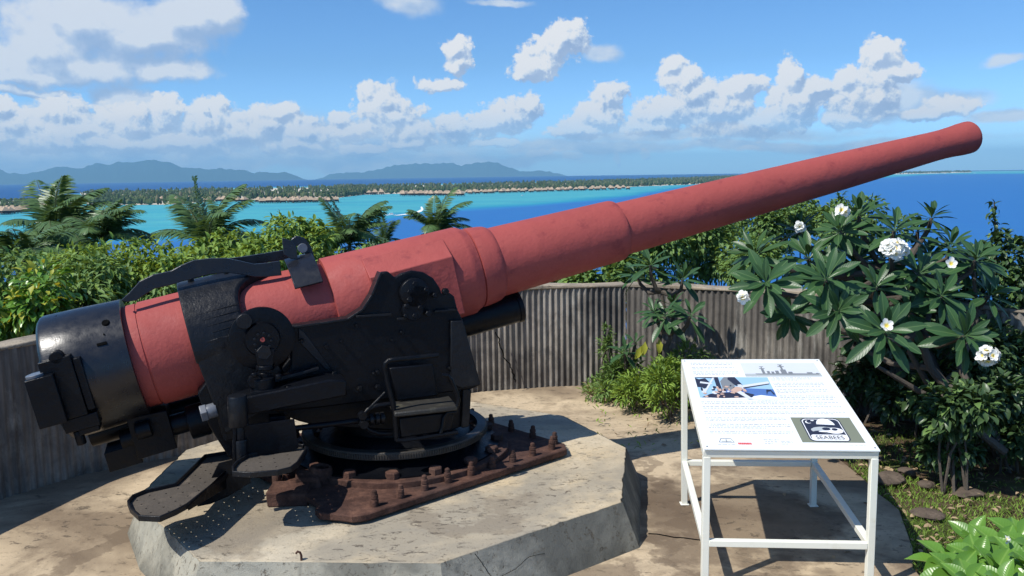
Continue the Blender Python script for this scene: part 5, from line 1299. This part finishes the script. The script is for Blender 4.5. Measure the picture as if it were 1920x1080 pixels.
def huts(px0,px1,n_,rows,label,group,sc=1.,jit=1.):
    global h_me
    for k in range(n_):
        f=(k+.5)/n_; x=px0[0]+(px1[0]-px0[0])*f+rnd(-jit,jit); y=px0[1]+(px1[1]-px0[1])*f+(k%rows)*1.5+rnd(-.2,.2)
        p=sea(x,y)
        if h_me is None: o=hut().build('overwater_bungalow',[m_thatch,m_hutwall],smooth=False); h_me=o.data
        else: o=bpy.data.objects.new('overwater_bungalow',h_me); col.objects.link(o)
        o.location=p; o.rotation_euler=(0,0,rnd(0,PI)); s_=sc*rnd(.88,1.12); o.scale=(s_,s_,s_); tag(o,label.replace('NTH',ORD[k%9]) ,'bungalow',group)
huts((0,402),(88,391),16,2,'brown thatched hut on stilts in the cluster at the left edge','huts of the left edge cluster',1.5,4)
huts((288,377),(400,379),9,1,'NTH pointed hut from the left in the row before the spear frond','huts of the row right of the beach',1.5,2)
huts((405,379),(462,379),6,1,'NTH pointed hut from the left just past the spear frond','huts behind the spear frond',1.5,2)
huts((482,380),(634,378),24,2,'thatched hut on stilts in the row above the leafy shoot','huts of the row over the middle bushes',1.45,3)
huts((688,365),(722,365),3,1,'NTH hut from the left at the treeline above the middle palm','huts at the treeline',1.6,2)
huts((752,366),(868,366),22,2,'grey thatched hut in the dense jetty row above the right palm','huts of the dense jetty row',1.6,3)
huts((872,363),(1180,354),44,2,'tiny grey thatched hut in the long row ending over the barrel','huts of the long outer row',1.5,3)
# boats
def boat(name,px,py,L,rz,label,mast=0,cab=True,parts=True):
    p=sea(px,py); e=empty(name,tuple(p),rz); tag(e,label,'boat')
    m_=MB(); Wd=L*.15; st=[(-.5,.8,.10),(-.2,1,.10),(.2,.85,.11),(.42,.35,.13),(.5,.02,.15)]; vs=[]
    for x,w,h in st: vs+=[(x*L,-w*Wd,h*L),(x*L,-w*Wd*.7,-.02*L),(x*L,w*Wd*.7,-.02*L),(x*L,w*Wd,h*L)]
    fs=[]
    for i in range(len(st)-1):
        for k in range(4): fs.append((4*i+k,4*i+(k+1)%4,4*i+4+(k+1)%4,4*i+4+k))
    fs+=[(0,1,2,3)]; m_.add(vs,fs); m_.build('hull',m_boat,e)
    if cab:
        m_=MB(); m_.hexa([(-.28*L,-Wd*.6,.10*L),(.15*L,-Wd*.6,.10*L),(.15*L,Wd*.6,.10*L),(-.28*L,Wd*.6,.10*L),(-.25*L,-Wd*.5,.24*L),(.04*L,-Wd*.5,.24*L),(.04*L,Wd*.5,.24*L),(-.25*L,Wd*.5,.24*L)]); cb_=m_.build('cabin',m_boat,e)
        m_=MB(); m_.box(-.24*L,.05*L,-Wd*.58,Wd*.58,.155*L,.20*L); m_.build('window',m_glassd,cb_)
    if mast:
        m_=MB(); m_.tube([(0,0,.1*L),(0,0,mast)],.012*L,6); m_.build('mast',m_boat,e)
    return e
e=boat('speedboat',732,404,16,math.radians(190),'small white speedboat trailing a wake across the lagoon')
mb=MB(); p0=sea(738,404);W_=[sea(*p) for p in [(742,404.5),(760,402.5),(775,400),(786,397),(792,393),(790,388)]]
for i in range(len(W_)-1):
    a,b=W_[i],W_[i+1]; w0=[2,3.2,3.0,2.2,1.2,.7,.3][i]; w1=[2,3.2,3.0,2.2,1.2,.7,.3][i+1]; d=(b-a)/np.linalg.norm(b-a); s_=np.array([-d[1],d[0],0]); zz=np.array([0,0,.5])
    mb.add([a-s_*w0*2+zz,b-s_*w1*2+zz,b+s_*w1*2+zz,a+s_*w0*2+zz],[(0,1,2,3)])
o=mb.build('boat_wake',m_foam,smooth=False); tag(o,kind='stuff',label='white foam wake curving behind the speedboat')
def yacht(px,py,dist,L,rz,label,mast):
    return boat('moored_boat',px,py,L,rz,label,mast)
boat('motor_yacht',30,499,22,.5,'white motor yacht seen between the leaves at the left edge')
boat('sailing_yacht',27,433,12,.9,'moored yacht with tall bare mast at the left edge',19,False)
boat('sailing_yacht',1717,326.2,22,.2,'leftmost white sailing boat moored before the far islet',34)
boat('sailing_yacht',1757,325.6,24,.1,'middle white sailing boat moored before the far islet',24)
boat('sailing_yacht',1773,326,22,.3,'white sailing boat just right of the middle one off the far islet',18)
boat('motor_boat',1828,325,24,.1,'white motor boat furthest right near the horizon')
boat('motor_boat',1240,350,14,.1,'small white motor boat above the barrel near the islet beach')
boat('motor_boat',980,367,10,.1,'tiny white boat before the long outer hut row')
#=====HAZE=====
mb=MB(); mb.box(-46000,46000,-42000,42000,-420,760)
m_h,nt=newmat('haze_air'); pv=N(nt,'ShaderNodeVolumePrincipled',{'Color':(.36,.72,1.0,1),'Density':4.0e-5,'Anisotropy':0.}); out(nt,None,pv.outputs[0])
hz_=mb.build('haze',m_h,smooth=False); tag(hz_,kind='stuff',label='thin blue sea haze')
